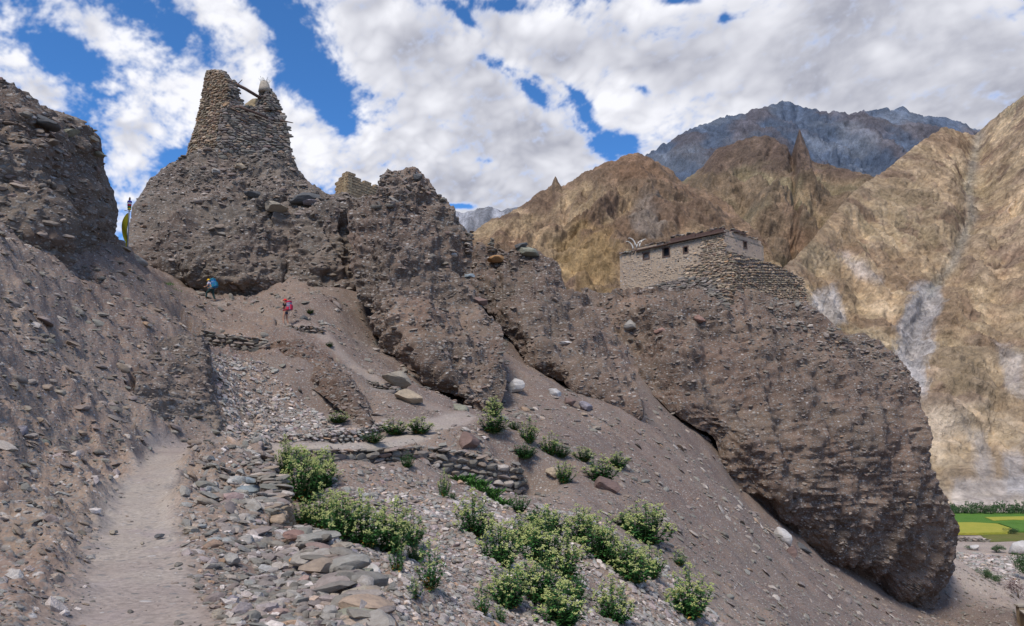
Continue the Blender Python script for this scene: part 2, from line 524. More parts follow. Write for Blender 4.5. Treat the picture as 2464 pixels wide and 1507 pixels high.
XP = [(-14, -6, 3.2), (-8, -5, .4), (-2, -6, -.1), (3, -5, -.8), (12, -6, -3.5), (25, -8, -8), (-1, 1.5, 0.0), (1.2, 2.5, -.3), (3, 5, -1.2), (-3.5, 2.5, .0), (-5.2, 2.5, .5),
      (40, 10, -15), (60, 40, -18.4), (90, 60, -18.4), (-35, 25, 12), (-40, 5, 14), (-45, 60, 10), (-30, 75, 8), (0, 85, 14), (-10, 72, 14), (20, 95, 12), (35, 100, -2),
      (60, 120, -18.4), (30, 125, 2), (-20, 110, 2), (90, 110, -18.4), (6, 9, -1.85)]
cpa = np.array(CP)
S0 = np.concatenate([pix(cpa[:, 0], cpa[:, 1], cpa[:, 2]), np.array(XP)])


def tps_fit(P, lam=0.02):
    n = len(P)
    d = np.hypot(P[:, None, 0] - P[None, :, 0], P[:, None, 1] - P[None, :, 1])
    K = d ** 2 * np.log(np.maximum(d, 1e-9))
    # stiffness grows with distance from the camera so far points may be met loosely
    r = np.hypot(P[:, 0], P[:, 1])
    K += np.diag(lam * r)
    Q = np.concatenate([np.ones((n, 1)), P[:, :2]], 1)
    A = np.block([[K, Q], [Q.T, np.zeros((3, 3))]])
    sol = np.linalg.solve(A, np.concatenate([P[:, 2], np.zeros(3)]))
    return sol


_sol = tps_fit(S0)
_S = S0


def tps(x, y):
    sh = np.shape(x)
    x, y = np.ravel(x).astype(float), np.ravel(y).astype(float)
    out = np.empty(len(x))
    for a in range(0, len(x), 20000):
        xs, ys = x[a:a + 20000], y[a:a + 20000]
        d2 = (xs[:, None] - _S[None, :, 0]) ** 2 + (ys[:, None] - _S[None, :, 1]) ** 2
        out[a:a + 20000] = (0.5 * d2 * np.log(np.maximum(d2, 1e-12))) @ _sol[:-3] + _sol[-3] + _sol[-2] * xs + _sol[-1] * ys
    return out.reshape(sh)


VALLEY = -20.0 + EYE


def trail_pts(lst):
    return pix(*np.array(lst, float).T)


TRAILS = [
    (trail_pts([(250, 1640, 4.6), (330, 1507, 6.2), (330, 1400, 8), (325, 1300, 10.5), (335, 1200, 14.5), (380, 1120, 19.5), (430, 1078, 23.4), (500, 1074, 24.4)]), 0.7),
    (trail_pts([(410, 1084, 22.6), (440, 1076, 23.6), (520, 1072, 24.7), (600, 1072, 25.6), (650, 1074, 26.4), (750, 1076, 26.9), (850, 1068, 28), (950, 1048, 30.4), (1050, 1026, 33), (1125, 1004, 35.5)]), 1.12),
    (trail_pts([(1125, 1006, 35), (1040, 985, 37.5), (930, 940, 39), (850, 880, 42), (800, 830, 43), (760, 790, 44.5), (690, 783, 45), (600, 760, 48), (508, 730, 54), (420, 705, 53),
                (370, 680, 52), (320, 625, 51.5), (306, 592, 51.5)]), 0.7),
    (np.array([[47.0, 74, VALLEY], [51, 79, VALLEY], [56, 87, VALLEY], [62, 96, VALLEY], [68, 104, VALLEY], [75, 118, VALLEY]]), 0.8),
]


# dry stone walls: (upper outer edge in the frame, heights, outer side or None)
WALL_LINES = {
    'near': ([(632, 1064, 26), (645, 1085, 23.5), (642, 1118, 20.4), (652, 1150, 18.0), (682, 1164, 16.6), (676, 1205, 14.9), (668, 1240, 13.4)], [.7, .9, 1.05, 1.1, 1.05, .9, .45], -1),
    'lower': ([(690, 1092, 25.2), (800, 1092, 26.0), (900, 1090, 27.4), (1000, 1080, 28.9), (1050, 1084, 29.4), (1130, 1098, 30.2), (1235, 1118, 31.2), (1252, 1122, 32.4)], [.3, .42, .45, .6, .95, 1.2, 1.2, .9], None),
    'gully': ([(478, 795, 40.6), (520, 806, 40.4), (580, 812, 40.2), (640, 822, 40.2)], [1.3, 1.15, 1.0, .75], None),
    'upper': ([(670, 789, 44.3), (700, 787, 44.1), (740, 786, 44.0), (778, 788, 44.2)], [.35, .45, .5, .4], None),
    'edge': ([(765, 1288, 11), (815, 1332, 9.7), (862, 1388, 8.35), (902, 1450, 7.2), (930, 1525, 6.3)], [.35, .5, .55, .55, .5], -1),
    'kerb': ([(690, 1053, 29), (780, 1045, 30), (860, 1037, 30.6), (900, 1028, 31.5), (945, 1018, 32.6)], [.25, .38, .42, .38, .3], None),
}


def carve_walls(x, y, z):
    for top, hs, side in WALL_LINES.values():
        T = pix(*np.array(top, float).T)
        best = np.full(np.shape(x), 1e9)
        sd = np.zeros(np.shape(x))
        zt = np.zeros(np.shape(x))
        hh = np.zeros(np.shape(x))
        if np.ndim(x) and len(np.ravel(x)) > 50:
            pass
        for i in range(len(T) - 1):
            a, b = T[i], T[i + 1]
            ab = b[:2] - a[:2]
            L2 = ab @ ab
            t = ((x - a[0]) * ab[0] + (y - a[1]) * ab[1]) / L2
            tc = np.clip(t, 0, 1)
            dx, dy = x - a[0] - tc * ab[0], y - a[1] - tc * ab[1]
            dd = np.hypot(dx, dy)
            n = np.array([ab[1], -ab[0]]) / math.sqrt(L2)
            sg = side if side is not None else np.sign(n @ (-a[:2]))
            s = (dx * n[0] + dy * n[1]) * sg
            end = ((i == 0) & (t < 0)) | ((i == len(T) - 2) & (t > 1))
            m = (dd < best)
            best = np.where(m, dd + 3 * end * np.abs(t - tc) * math.sqrt(L2), best)
            sd = np.where(m, s, sd)
            zt = np.where(m, a[2] + (b[2] - a[2]) * tc, zt)
            hh = np.where(m, hs[i] + (hs[i + 1] - hs[i]) * tc, hh)
        out = sd > -.12
        k = (1 - sstep(best, .9, 2.6))
        foot = np.minimum(z, zt - hh - .05)
        zo = z * (1 - k) + foot * k
        k2 = 1 - sstep(best, .5, 1.3)
        zi = z * (1 - k2) + np.minimum(z, zt - .02) * k2
        z = np.where(out, zo, zi)
    return z


def ground_z(x, y, detail=True):
    z = tps(x, y)
    r = np.hypot(x, y)
    # far beyond the hill the sheet runs out into the valley floor
    k = sstep(r, 108, 132)
    right = sstep(x, 62, 76) * sstep(y, 96, 112)
    k = np.maximum(k, right)
    z = np.where(r > 132, VALLEY, np.clip(z, -24, 30) * (1 - k) + VALLEY * k)
    tr = np.zeros(np.shape(x))
    for pts, wd in TRAILS:
        dd, t = polydist(x, y, pts)
        if wd > 1.0:
            tr = np.maximum(tr, 1 - sstep(dd, wd * 0.5, wd * 1.1))
            continue
        i = np.clip(t.astype(int), 0, len(pts) - 2)
        zt = pts[i, 2] + (pts[i + 1, 2] - pts[i, 2]) * (t - i)
        m = 1 - sstep(dd, wd * 0.55, wd * 1.5)
        z = z * (1 - m) + zt * m
        tr = np.maximum(tr, (1 - sstep(dd, wd * 0.35, wd * 1.15)) * (.45 if wd == .7 and pts[0, 1] > 30 else 1))
    z = carve_walls(x, y, z)
    if detail:
        q = np.stack([x, y, z], -1)
        amp = np.clip(r / 16, 0.12, 1.0) * (1 - 0.8 * tr) * (1 - 0.85 * sstep(r, 95, 125))
        bank = sstep(-x - r * 0.22, 0.5, 3.5) * (1 - tr)
        z = z + 0.10 * fbm(q * 0.9, 4) * np.minimum(amp * 1.5, 1) + 0.30 * fbm(q * 0.28 + 4, 3) * amp
        slope_m = sstep(x + .25 * y, -2, 6) * (1 - tr) * (1 - sstep(r, 80, 110))
        z = z + slope_m * 0.22 * np.clip(r / 25, .25, 1) * (ridged(np.stack([(x * .5 + y * .86) * .22, (x * .86 - y * .5) * .05, 0 * x], -1), 4) - .8)
        z = z + bank * np.minimum(r / 9, 1) * (0.2 * ridged(q * [0.8, 0.8, 0.2], 4, .6) + .12 * fbm(q * 2.2, 3, .6))
    return z, tr


az = np.concatenate([np.radians(np.linspace(-37.5, 37.5, 520)), np.radians(np.linspace(38.5, 321.5, 90))])
rr = np.concatenate([[0.4, 0.8, 1.3, 1.9, 2.5], np.geomspace(3.0, 135, 520), np.geomspace(140, 2600, 45)])
AZ, RR = np.meshgrid(az, rr)
GX, GY = RR * np.sin(AZ), RR * np.cos(AZ)
GZ, GT = ground_z(GX, GY)
gverts = np.stack([GX, GY, GZ], -1).reshape(-1, 3)
gpx, gpy = proj(gverts)
# colour of the ground itself: trodden dust, reddish earth, pale gravel, valley
tone = np.ones((len(gverts), 3))
n1 = fbm(gverts * 0.12, 3)
n2 = fbm(gverts * 0.5 + 8, 3)
t = GT.reshape(-1)


def blend(mask, col):
    global tone
    tone = tone * (1 - mask[:, None]) + np.array(col) * mask[:, None]


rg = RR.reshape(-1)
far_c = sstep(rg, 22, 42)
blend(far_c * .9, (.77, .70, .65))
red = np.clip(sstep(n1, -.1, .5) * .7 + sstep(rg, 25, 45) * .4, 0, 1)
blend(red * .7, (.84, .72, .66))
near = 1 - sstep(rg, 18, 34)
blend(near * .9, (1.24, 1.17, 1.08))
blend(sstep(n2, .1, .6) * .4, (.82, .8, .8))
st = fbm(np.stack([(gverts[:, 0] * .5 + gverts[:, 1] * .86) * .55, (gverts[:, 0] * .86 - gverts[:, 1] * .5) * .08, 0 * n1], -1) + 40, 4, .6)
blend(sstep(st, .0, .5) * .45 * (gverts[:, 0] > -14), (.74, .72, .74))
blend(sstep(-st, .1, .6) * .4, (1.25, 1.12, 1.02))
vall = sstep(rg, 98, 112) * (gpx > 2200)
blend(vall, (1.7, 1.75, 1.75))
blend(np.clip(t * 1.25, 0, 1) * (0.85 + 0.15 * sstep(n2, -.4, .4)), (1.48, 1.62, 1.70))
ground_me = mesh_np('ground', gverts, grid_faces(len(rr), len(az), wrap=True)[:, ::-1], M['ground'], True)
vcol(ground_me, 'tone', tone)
ta = ground_me.attributes.new('trodden', 'FLOAT', 'POINT')
ta.data.foreach_set('value', np.clip(t * 1.3, 0, 1).astype(np.float32))
ground = link(bpy.data.objects.new('ground', ground_me))
tag(ground, kind='structure')


def gz(x, y):
    """height of the built sheet at plan points"""
    x, y = np.asarray(x, float), np.asarray(y, float)
    return ground_z(x, y)[0]


def ground_normal(x, y):
    e = 0.15
    z0 = gz(x, y)
    n = np.stack([-(gz(x + e, y) - z0) / e, -(gz(x, y + e) - z0) / e, np.ones_like(z0)], -1)
    return n / np.linalg.norm(n, axis=-1)[..., None], z0


def hit_ground(px, py, dmin=4.0, dmax=140.0):
    """first place where the view through frame points meets the sheet (array)"""
    px, py = np.atleast_1d(np.asarray(px, float)), np.atleast_1d(np.asarray(py, float))
    ds = np.geomspace(dmin, dmax, 260)
    P = pix(px[:, None], py[:, None], ds[None, :])
    z = ground_z(P[..., 0], P[..., 1], False)[0]
    below = P[..., 2] < z
    i = np.argmax(below, 1)
    ok = below.any(1) & (i > 0)
    i = np.maximum(i, 1)
    ar = np.arange(len(px))
    a0 = P[ar, i - 1, 2] - z[ar, i - 1]
    a1 = P[ar, i, 2] - z[ar, i]
    f = np.clip(a0 / (a0 - a1 + 1e-9), 0, 1)
    d = ds[i - 1] * (1 - f) + ds[i] * f
    Q = pix(px, py, d)
    Q[:, 2] = ground_z(Q[:, 0], Q[:, 1])[0]
    return Q, ok


# ------------------------------------------------------------------ eroded earth cliffs: closed solids
class Cliff:
    """rows of (y, xl, dl, xm, dm, xr, dr): left edge, nearest crest and right edge with their distances"""

    def __init__(s, name, rows, back=7.0, ns=120, ny=160, amp=0.35, flute=0.35, seed=0.0, pow_=1.5, mat='cliff', kind='structure', parent=None,
                 ledge=0.18, rib=0.0, rim=0.2, tint=(1, 1, 1), tone_fn=None, smoothrows=True):
        R = np.array(rows, float)
        yy = np.linspace(R[0, 0], R[-1, 0], ny)
        C = np.stack([np.interp(yy, R[:, 0], R[:, k]) for k in range(1, 7)], 1)
        if smoothrows:
            k = max(3, ny // 40) | 1
            pad = k // 2
            Cp = np.concatenate([np.repeat(C[:1], pad, 0), C, np.repeat(C[-1:], pad, 0)])
            C = np.stack([np.convolve(Cp[:, j], np.ones(k) / k, 'valid') for j in range(6)], 1)
        s.yy, s.C, s.pow = yy, C, pow_
        u = np.linspace(-1, 1, ns)
        u = np.sign(u) * np.abs(u) ** 0.92
        U, J = np.meshgrid(u, np.arange(ny))
        F = s.front(U, J)
        nrm = s.normals(F)
        ph = F + seed * 13.7
        vert = ridged(ph * [0.30, 0.30, 0.05] + 0.12 * fbm(ph * .2, 2)[..., None], 3, .5)
        n = amp * fbm(ph * 0.30, 4, 0.55) + flute * 0.5 * (vert - 0.6) + (0.12 + 0.1 * amp) * fbm(ph * [1.6, 1.6, 1.2], 4, .6) + ledge * fbm(ph * [0.5, 0.5, 2.6], 3)
        if rib:
            n = n + rib * (ridged(ph * [0.11, 0.11, 0.016] + 5, 2, .5) - .75)
        edge = 1 - rim * np.abs(U) ** 4
        F = F + nrm * (n * edge)[..., None]
        # ragged rim
        s.F, s.N = F, s.normals(F)
        B = F.copy()
        k = (1 - np.abs(U) ** 2) ** 0.5
        dirv = F - np.array([0, 0, EYE])
        dirv /= dirv[..., 1:2]
        B = F + dirv * (0.4 + back * k)[..., None]
        nb = ns * ny
        v = np.concatenate([F.reshape(-1, 3), B.reshape(-1, 3)])
        f1 = grid_faces(ny, ns)
        f2 = grid_faces(ny, ns)[:, ::-1] + nb
        a = np.arange(nb).reshape(ny, ns)
        caps = []
        for line, flip in ((a[0], False), (a[-1], True), (a[:, 0], True), (a[:, -1], False)):
            q = np.stack([line[:-1], line[:-1] + nb, line[1:] + nb, line[1:]], -1)
            caps.append(q[:, ::-1] if flip else q)
        f = np.concatenate([f1, f2] + caps)[:, ::-1]
        me = mesh_np(name, v, f, M[mat], True)
        me.set_sharp_from_angle(angle=math.radians(62))
        tn = np.ones((len(v), 3)) * np.array(tint)
        nn = fbm(v * 0.16 + seed, 3)[:, None]
        n3_ = fbm(v * [.55, .55, .045] + seed, 4, .6)[:, None]
        n4_ = fbm(v * [.05, .05, .55] + seed, 3)[:, None]
        tn = .90 * tn * (1 + 0.26 * nn * np.array([1.0, .9, .8])) * (1 + .26 * n3_) * (1 + .20 * n4_ * np.array([1.0, .92, .85]))
        if tone_fn is not None:
            tn = tn * tone_fn(v, np.concatenate([U.ravel(), U.ravel()]))
        vcol(me, 'tone', tn)
        s.o = link(bpy.data.objects.new(name, me), parent)
        if kind: s.o['kind'] = kind

    def front(s, U, J):
        C = s.C[J]
        xl, dl, xm, dm, xr, dr = [C[..., i] for i in range(6)]
        a = np.abs(U)
        x = np.where(U < 0, xm + (xl - xm) * a, xm + (xr - xm) * a)
        d = np.where(U < 0, dm + (dl - dm) * a ** s.pow, dm + (dr - dm) * a ** s.pow)
        return pix(x, s.yy[J], d)

    def normals(s, F):
        du = np.gradient(F, axis=1)
        dv = np.gradient(F, axis=0)
        n = np.cross(dv, du)
        n /= np.linalg.norm(n, axis=-1)[..., None] + 1e-9
        tocam = np.array([0, 0, EYE]) - F
        sgn = np.sign((n * tocam).sum(-1))[..., None]
        return n * np.where(sgn == 0, 1, sgn)

    def sample(s, n, power=1.0):
        """points on the face with normals, even over the face as seen from the trail"""
        ny, ns = s.F.shape[:2]
        fx, fy = proj(s.F)
        area = np.abs((fx[:-1, 1:] - fx[:-1, :-1]) * (fy[1:, :-1] - fy[:-1, :-1]))
        p = (area / area.sum()).ravel()
        idx = rng.choice(len(p), n, p=p)
        j, i = idx // (ns - 1), idx % (ns - 1)
        a, b = rng.random(n), rng.random(n)

        def lerp(G):
            return ((1 - a)[:, None] * (1 - b)[:, None] * G[j, i] + a[:, None] * (1 - b)[:, None] * G[j, i + 1]
                    + (1 - a)[:, None] * b[:, None] * G[j + 1, i] + a[:, None] * b[:, None] * G[j + 1, i + 1])
        N = lerp(s.N)
        return lerp(s.F), N / (np.linalg.norm(N, axis=1)[:, None] + 1e-9)


hill_rows = [
    (376, 455, 69, 560, 66.5, 704, 70), (400, 405, 68.5, 560, 65.5, 714, 70), (440, 365, 67, 560, 63.5, 745, 70), (480, 342, 65, 545, 61.5, 790, 68),
    (520, 325, 63, 520, 60, 790, 66), (560, 313, 61, 500, 58.5, 740, 64), (600, 310, 59.5, 500, 57.3, 715, 62.5), (640, 325, 58.5, 520, 56.6, 700, 61),
    (672, 400, 58.6, 560, 56.4, 675, 59.5), (700, 510, 58.4, 590, 57.0, 640, 58.6), (716, 555, 59, 597, 58.2, 628, 59), (726, 570, 61, 597, 60.5, 620, 61)]
tower_hill = Cliff('tower_hill', hill_rows, back=16, ns=170, ny=150, seed=1, rim=.6, flute=1.1, amp=.8, rib=.9, pow_=1.7)
mid_rows = [
    (474, 690, 66, 800, 64.5, 905, 66), (492, 680, 64, 770, 62, 905, 64), (515, 670, 63, 772, 60.5, 905, 62.5), (560, 662, 62.5, 775, 59.6, 890, 63.5),
    (610, 665, 61.8, 772, 58.8, 880, 63), (650, 680, 61, 772, 58.2, 885, 62), (690, 690, 60, 765, 58, 890, 60), (720, 690, 60, 765, 58.5, 890, 60)]
mid_cliff = Cliff('mid_cliff', mid_rows, back=18, ns=90, ny=100, seed=2, flute=1.5, amp=.8, pow_=1.3)
fin1_rows = [(411, 940, 58.43, 955, 57.5, 988, 58.9), (430, 920, 58.05, 950, 56.5, 1012, 58.95), (470, 893, 57.36, 945, 55.5, 1052, 58.65), (500, 864, 56.71, 935, 54.6, 1070, 58.38), (540, 846, 56.02, 930, 53.6, 1096, 58.08), (558, 845, 55.67, 930, 53, 1112, 57.9), (600, 849, 54.79, 930, 52, 1140, 56.9), (660, 851, 54.1, 935, 51, 1148, 55.55), (730, 870, 52.52, 950, 49.3, 1166, 53.64), (790, 905, 51.02, 970, 47.8, 1187, 51.44), (830, 953, 49.33, 1000, 46.6, 1198, 49.68), (870, 992, 47.63, 1040, 45.4, 1208, 47.92), (910, 1043, 45.97, 1085, 44.3, 1214, 46.19), (950, 1092, 44.56, 1135, 43.2, 1215, 44.46), (984, 1142, 43.27, 1172, 42.4, 1209, 43.24), (1010, 1150, 43.62, 1175, 43, 1205, 43.7)]
fin_big = Cliff('eroded_fin', fin1_rows, back=9, ns=140, ny=210, seed=3, flute=1.1, amp=.8, rib=.9, ledge=.22, pow_=1.25, tint=(1.0, .93, .90))
fin2_rows = [(597, 1154, 69.8, 1225, 68, 1290, 69.8), (612, 1132, 69.3, 1225, 67.5, 1305, 69.6), (640, 1130, 68.6, 1228, 66.5, 1334, 69.2), (670, 1137, 67.94, 1235, 65.6, 1352, 68.24), (700, 1144, 67.0, 1240, 64.6, 1378, 67.84), (740, 1160, 65.4, 1245, 63, 1419, 67.2), (780, 1202, 63.78, 1255, 61.2, 1454, 65.88), (830, 1241, 61.52, 1300, 59.3, 1494, 64.52), (870, 1273, 59.76, 1340, 57.6, 1522, 62.04), (900, 1322, 58.36, 1390, 56.5, 1532, 59.8), (940, 1382, 56.96, 1440, 55.4, 1534, 57.56), (985, 1446, 55.36, 1490, 54.4, 1533, 55.36), (1010, 1459, 55.9, 1490, 55, 1529, 55.6)]
fin_mid = Cliff('eroded_fin', fin2_rows, back=9, ns=120, ny=130, seed=4, flute=1.1, amp=.8, rib=.8, pow_=1.3, tint=(.95, .88, .86))
fin3_rows = [(708, 1404, 84.8, 1600, 80, 1905, 85.58), (728, 1407, 83.2, 1610, 79, 1930, 84.58), (740, 1410, 82.0, 1620, 77.5, 1940, 83.32), (780, 1440.4, 80.08, 1636.0, 76.3, 1984, 83.42), (792, 1449.71, 79.51, 1641.14, 75.94, 2026, 83.46), (818, 1472.0, 78.32, 1656.0, 75.2, 2108, 83.75), (832, 1481.42, 77.75, 1663.11, 74.84, 2124, 83.75), (856, 1493.16, 76.9, 1673.78, 74.31, 2147, 83.46), (885, 1511.5, 75.6, 1685.0, 73.5, 2176, 83.03), (900, 1523, 74.8, 1690, 73, 2186, 82.77), (940, 1552, 73.5, 1700, 72, 2204, 81.77), (980, 1602, 72.2, 1710, 71, 2213, 80.77), (1010, 1652, 71.68, 1740, 70.6, 2217, 80.09), (1060, 1718, 71.28, 1810, 70.2, 2223, 79.41), (1120, 1734, 71.2, 1830, 70, 2231, 79.3), (1180, 1754, 71.66, 1850, 70.4, 2266, 79.98), (1230, 1830, 72.74, 1910, 71.6, 2290, 81.55), (1275, 1887, 74.66, 1970, 73.4, 2301, 83.44), (1330, 1955, 77.5, 2040, 76, 2295, 85.3), (1380, 2048, 81.04, 2120, 79.6, 2277, 87.23), (1420, 2115, 84.2, 2180, 83, 2256, 87.65), (1455, 2170, 87.2, 2210, 86, 2250, 88.79), (1490, 2190, 88.6, 2215, 88, 2245, 89.39)]
fin_right = Cliff('house_cliff', fin3_rows, back=22, ns=220, ny=220, seed=5, flute=1.0, amp=.7, rib=1.3, ledge=.25, pow_=1.35, tint=(1.06, .96, .90))
left_rows = [(192, -400, 22, -120, 31, 0, 34), (235, -400, 21, -60, 31, 10, 35), (262, -400, 20.5, 0, 31, 66, 37), (280, -400, 20, 40, 31, 131, 39), (305, -400, 20, 60, 31.5, 196, 41), (340, -400, 19.5, 90, 31.5, 239, 43), (400, -400, 19, 105, 31, 248, 44.5), (450, -400, 18.5, 110, 30.5, 261, 45.5), (500, -400, 18, 110, 29.8, 279, 46.5), (520, -400, 17.8, 110, 29.5, 279, 46.8), (560, -400, 17.4, 112, 28.8, 270, 46.8), (600, -400, 17, 120, 29.0, 281, 46.5), (660, -400, 16, 130, 29.2, 326, 44.5), (720, -400, 15.2, 140, 28.2, 376, 42), (780, -400, 14.6, 150, 27.6, 396, 42)]
left_cliff = Cliff('left_cliff', left_rows, back=12, ns=170, ny=150, seed=6, rim=.75, flute=.9, amp=.8, rib=.7, pow_=1.1, ledge=.3)
but_rows = [(806, 400, 31.0, 478, 33.0, 490, 36), (830, 370, 28.6, 484, 31.4, 494, 35), (880, 330, 26.2, 490, 29.2, 500, 33), (940, 320, 24.4, 500, 27.4, 511, 31.5), (1000, 330, 23.9, 516, 27.099999999999998, 530, 30), (1030, 370, 24.7, 526, 26.4, 542, 28.6), (1052, 400, 25.5, 520, 26.2, 538, 28)]
buttress = Cliff('earth_buttress', but_rows, back=5, ns=70, ny=90, seed=7, flute=.3, amp=.22, pow_=1.0)
spur_rows = [
    (822, 640, 41.5, 688, 40.4, 745, 41.5), (850, 646, 40.4, 730, 39, 790, 40.5), (890, 690, 38.5, 785, 37, 830, 38.8), (930, 745, 36.6, 825, 35, 860, 37), (970, 800, 34.6, 855, 33.4, 885, 35.2), (1005, 842, 32.8, 875, 32, 902, 33.4),
    (1030, 850, 32.2, 880, 31.6, 900, 32.4)]
spur = Cliff('earth_spur', spur_rows, back=3.5, ns=70, ny=80, seed=8, flute=.2, amp=.2, pow_=1.2, tint=(1.0, .88, .84))
CLIFFS = [tower_hill, mid_cliff, fin_big, fin_mid, fin_right, left_cliff, buttress, spur]

# ------------------------------------------------------------------ mountains
mm, mt, mbs = new_mat('mountain_rock', 0.95)
_tc = mt.n('ShaderNodeTexCoord')
_at = mt.n('ShaderNodeAttribute', attribute_name='tone')
_n1 = mt.noise(_tc.outputs['Object'], 0.05, 8, 0.68)
_n2 = mt.noise(_tc.outputs['Object'], 0.35, 5, 0.7)
_k = mt.n('ShaderNodeMapRange', {'Value': mt.math('ADD', mt.math('MULTIPLY', _n1, .6), mt.math('MULTIPLY', _n2, .4)), 'From Min': 0.36, 'From Max': 0.64, 'To Min': 0.62, 'To Max': 1.36}).outputs[0]
_c = mt.mixc(1.0, _at.outputs['Color'], mt.n('ShaderNodeCombineColor', {0: _k, 1: _k, 2: _k}).outputs[0], 'MULTIPLY')
_n3 = mt.noise(mt.vmath('MULTIPLY', _tc.outputs['Object'], (.16, .10, .018)), 1.0, 5, .62)
for _n, _a, _lo, _hi in ((_n2, .38, .86, 1.13), (_n3, .36, .90, 1.10)):
    _q = mt.n('ShaderNodeMapRange', {'Value': _n, 'From Min': _a, 'From Max': 1 - _a, 'To Min': _lo, 'To Max': _hi}).outputs[0]
    _c = mt.mixc(1.0, _c, mt.n('ShaderNodeCombineColor', {0: _q, 1: _q, 2: _q}).outputs[0], 'MULTIPLY')
_b = mt.n('ShaderNodeBump', {'Height': mt.math('ADD', mt.math('ADD', _n1, mt.math('MULTIPLY', _n2, .35)), mt.math('MULTIPLY', _n3, .3)), 'Strength': 1.0, 'Distance': 5.0})
mt.t.links.new(_c, mbs.inputs['Base Color'])
mt.t.links.new(_b.outputs[0], mbs.inputs['Normal'])
M['mountain'] = mm

TAN, BROWN, GREY, SLATE, OLIVE, RUST, PALE = ((.43, .32, .19), (.20, .133, .092), (.34, .325, .315), (.09, .115, .165), (.30, .245, .145), (.26, .16, .095), (.44, .375, .275))


def mountain(name, ridge, base_d, base_z, colour, nx=260, nt=170, relief=1.0, scale=1.0, gul=(), prof=1.15, jag=1.0, seed=0.0):
    R = np.array(ridge, float)
    xs = np.linspace(R[0, 0], R[-1, 0], nx)
    yr, dr = np.interp(xs, R[:, 0], R[:, 1]), np.interp(xs, R[:, 0], R[:, 2])
    yr = yr + jag * 3.0 * fbm(np.stack([xs * 0.06, xs * 0 + seed, xs * 0], -1), 4, 0.6)
    kw = np.ones(max(5, nx // 9))
    ys = np.convolve(np.pad(yr, len(kw) // 2, mode='edge'), kw / len(kw), 'same')[len(kw) // 2:len(kw) // 2 + nx]
    ys = np.maximum(ys, yr)
    top = pix(xs, ys, dr)
    spike = pix(xs, yr, dr)[:, 2] - top[:, 2]
    if callable(base_d):
        bd = base_d(xs)
    else:
        bd = np.full(nx, float(base_d))
    base = top.copy()
    base[:, 0] = top[:, 0] / dr * bd
    base[:, 1] = bd
    base[:, 2] = base_z
    t = np.linspace(0, 1, nt)[:, None]
    P = base[None] * (1 - t[..., None]) + top[None] * t[..., None]
    P[..., 2] = base[None, :, 2] + (top[None, :, 2] - base[None, :, 2]) * t ** prof + spike[None] * t ** 18
    q = P / scale
    warp = np.stack([fbm(q * 0.006 + 3, 3), fbm(q * 0.006 + 9, 3), 0 * q[..., 0]], -1) * 40
    q2 = (q + warp) * [1, .45, .45]
    h = ridged(q2 * 0.011 + seed, 5, 0.52) - 0.9
    h2 = fbm(q * 0.05 + seed, 5, .62)
    h3 = ridged(q2 * [.05, .03, .03] + seed, 4, .6) - .8
    keep = (1 - t ** 7) * np.minimum(1, t * 6 + .2)
    disp = (13 * h + 5.0 * h2 + 2.6 * h3) * relief * scale * keep + 2.0 * scale * relief * h2 * t ** 7
    px, py = proj(P)
    for (poly, depth, wid) in gul:
        dd, _ = polydist(px, py, poly)
        disp = disp - depth * np.exp(-(dd / wid) ** 2)
    nrm = np.stack([0 * h, -0.75 + 0 * h, 0.66 + 0 * h], -1)
    P = P + nrm * disp[..., None]
    # far side
    back = [P[-1] + np.array([0, k * 60 * scale, -k * 45 * scale]) for k in (1, 2, 4)]
    P = np.concatenate([P, np.stack(back)])
    v = P.reshape(-1, 3)
    px, py = proj(P)
    h3e = np.concatenate([h3, h3[-1:], h3[-1:], h3[-1:]])
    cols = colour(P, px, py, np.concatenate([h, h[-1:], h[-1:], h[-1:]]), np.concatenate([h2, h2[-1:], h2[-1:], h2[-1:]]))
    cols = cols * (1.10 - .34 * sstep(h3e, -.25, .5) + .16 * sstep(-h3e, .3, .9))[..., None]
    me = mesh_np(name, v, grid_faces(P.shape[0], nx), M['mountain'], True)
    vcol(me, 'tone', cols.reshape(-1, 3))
    o = link(bpy.data.objects.new(name, me))
    o['kind'] = 'structure'
    return o


def cmix(c, m, col):
    return c * (1 - m[..., None]) + np.array(col) * m[..., None]


def gblob(px, py, x, y, rx, ry, n):
    return sstep(1.25 - ((px - x) / rx) ** 2 - ((py - y) / ry) ** 2 + 0.9 * n, .0, 1.0)


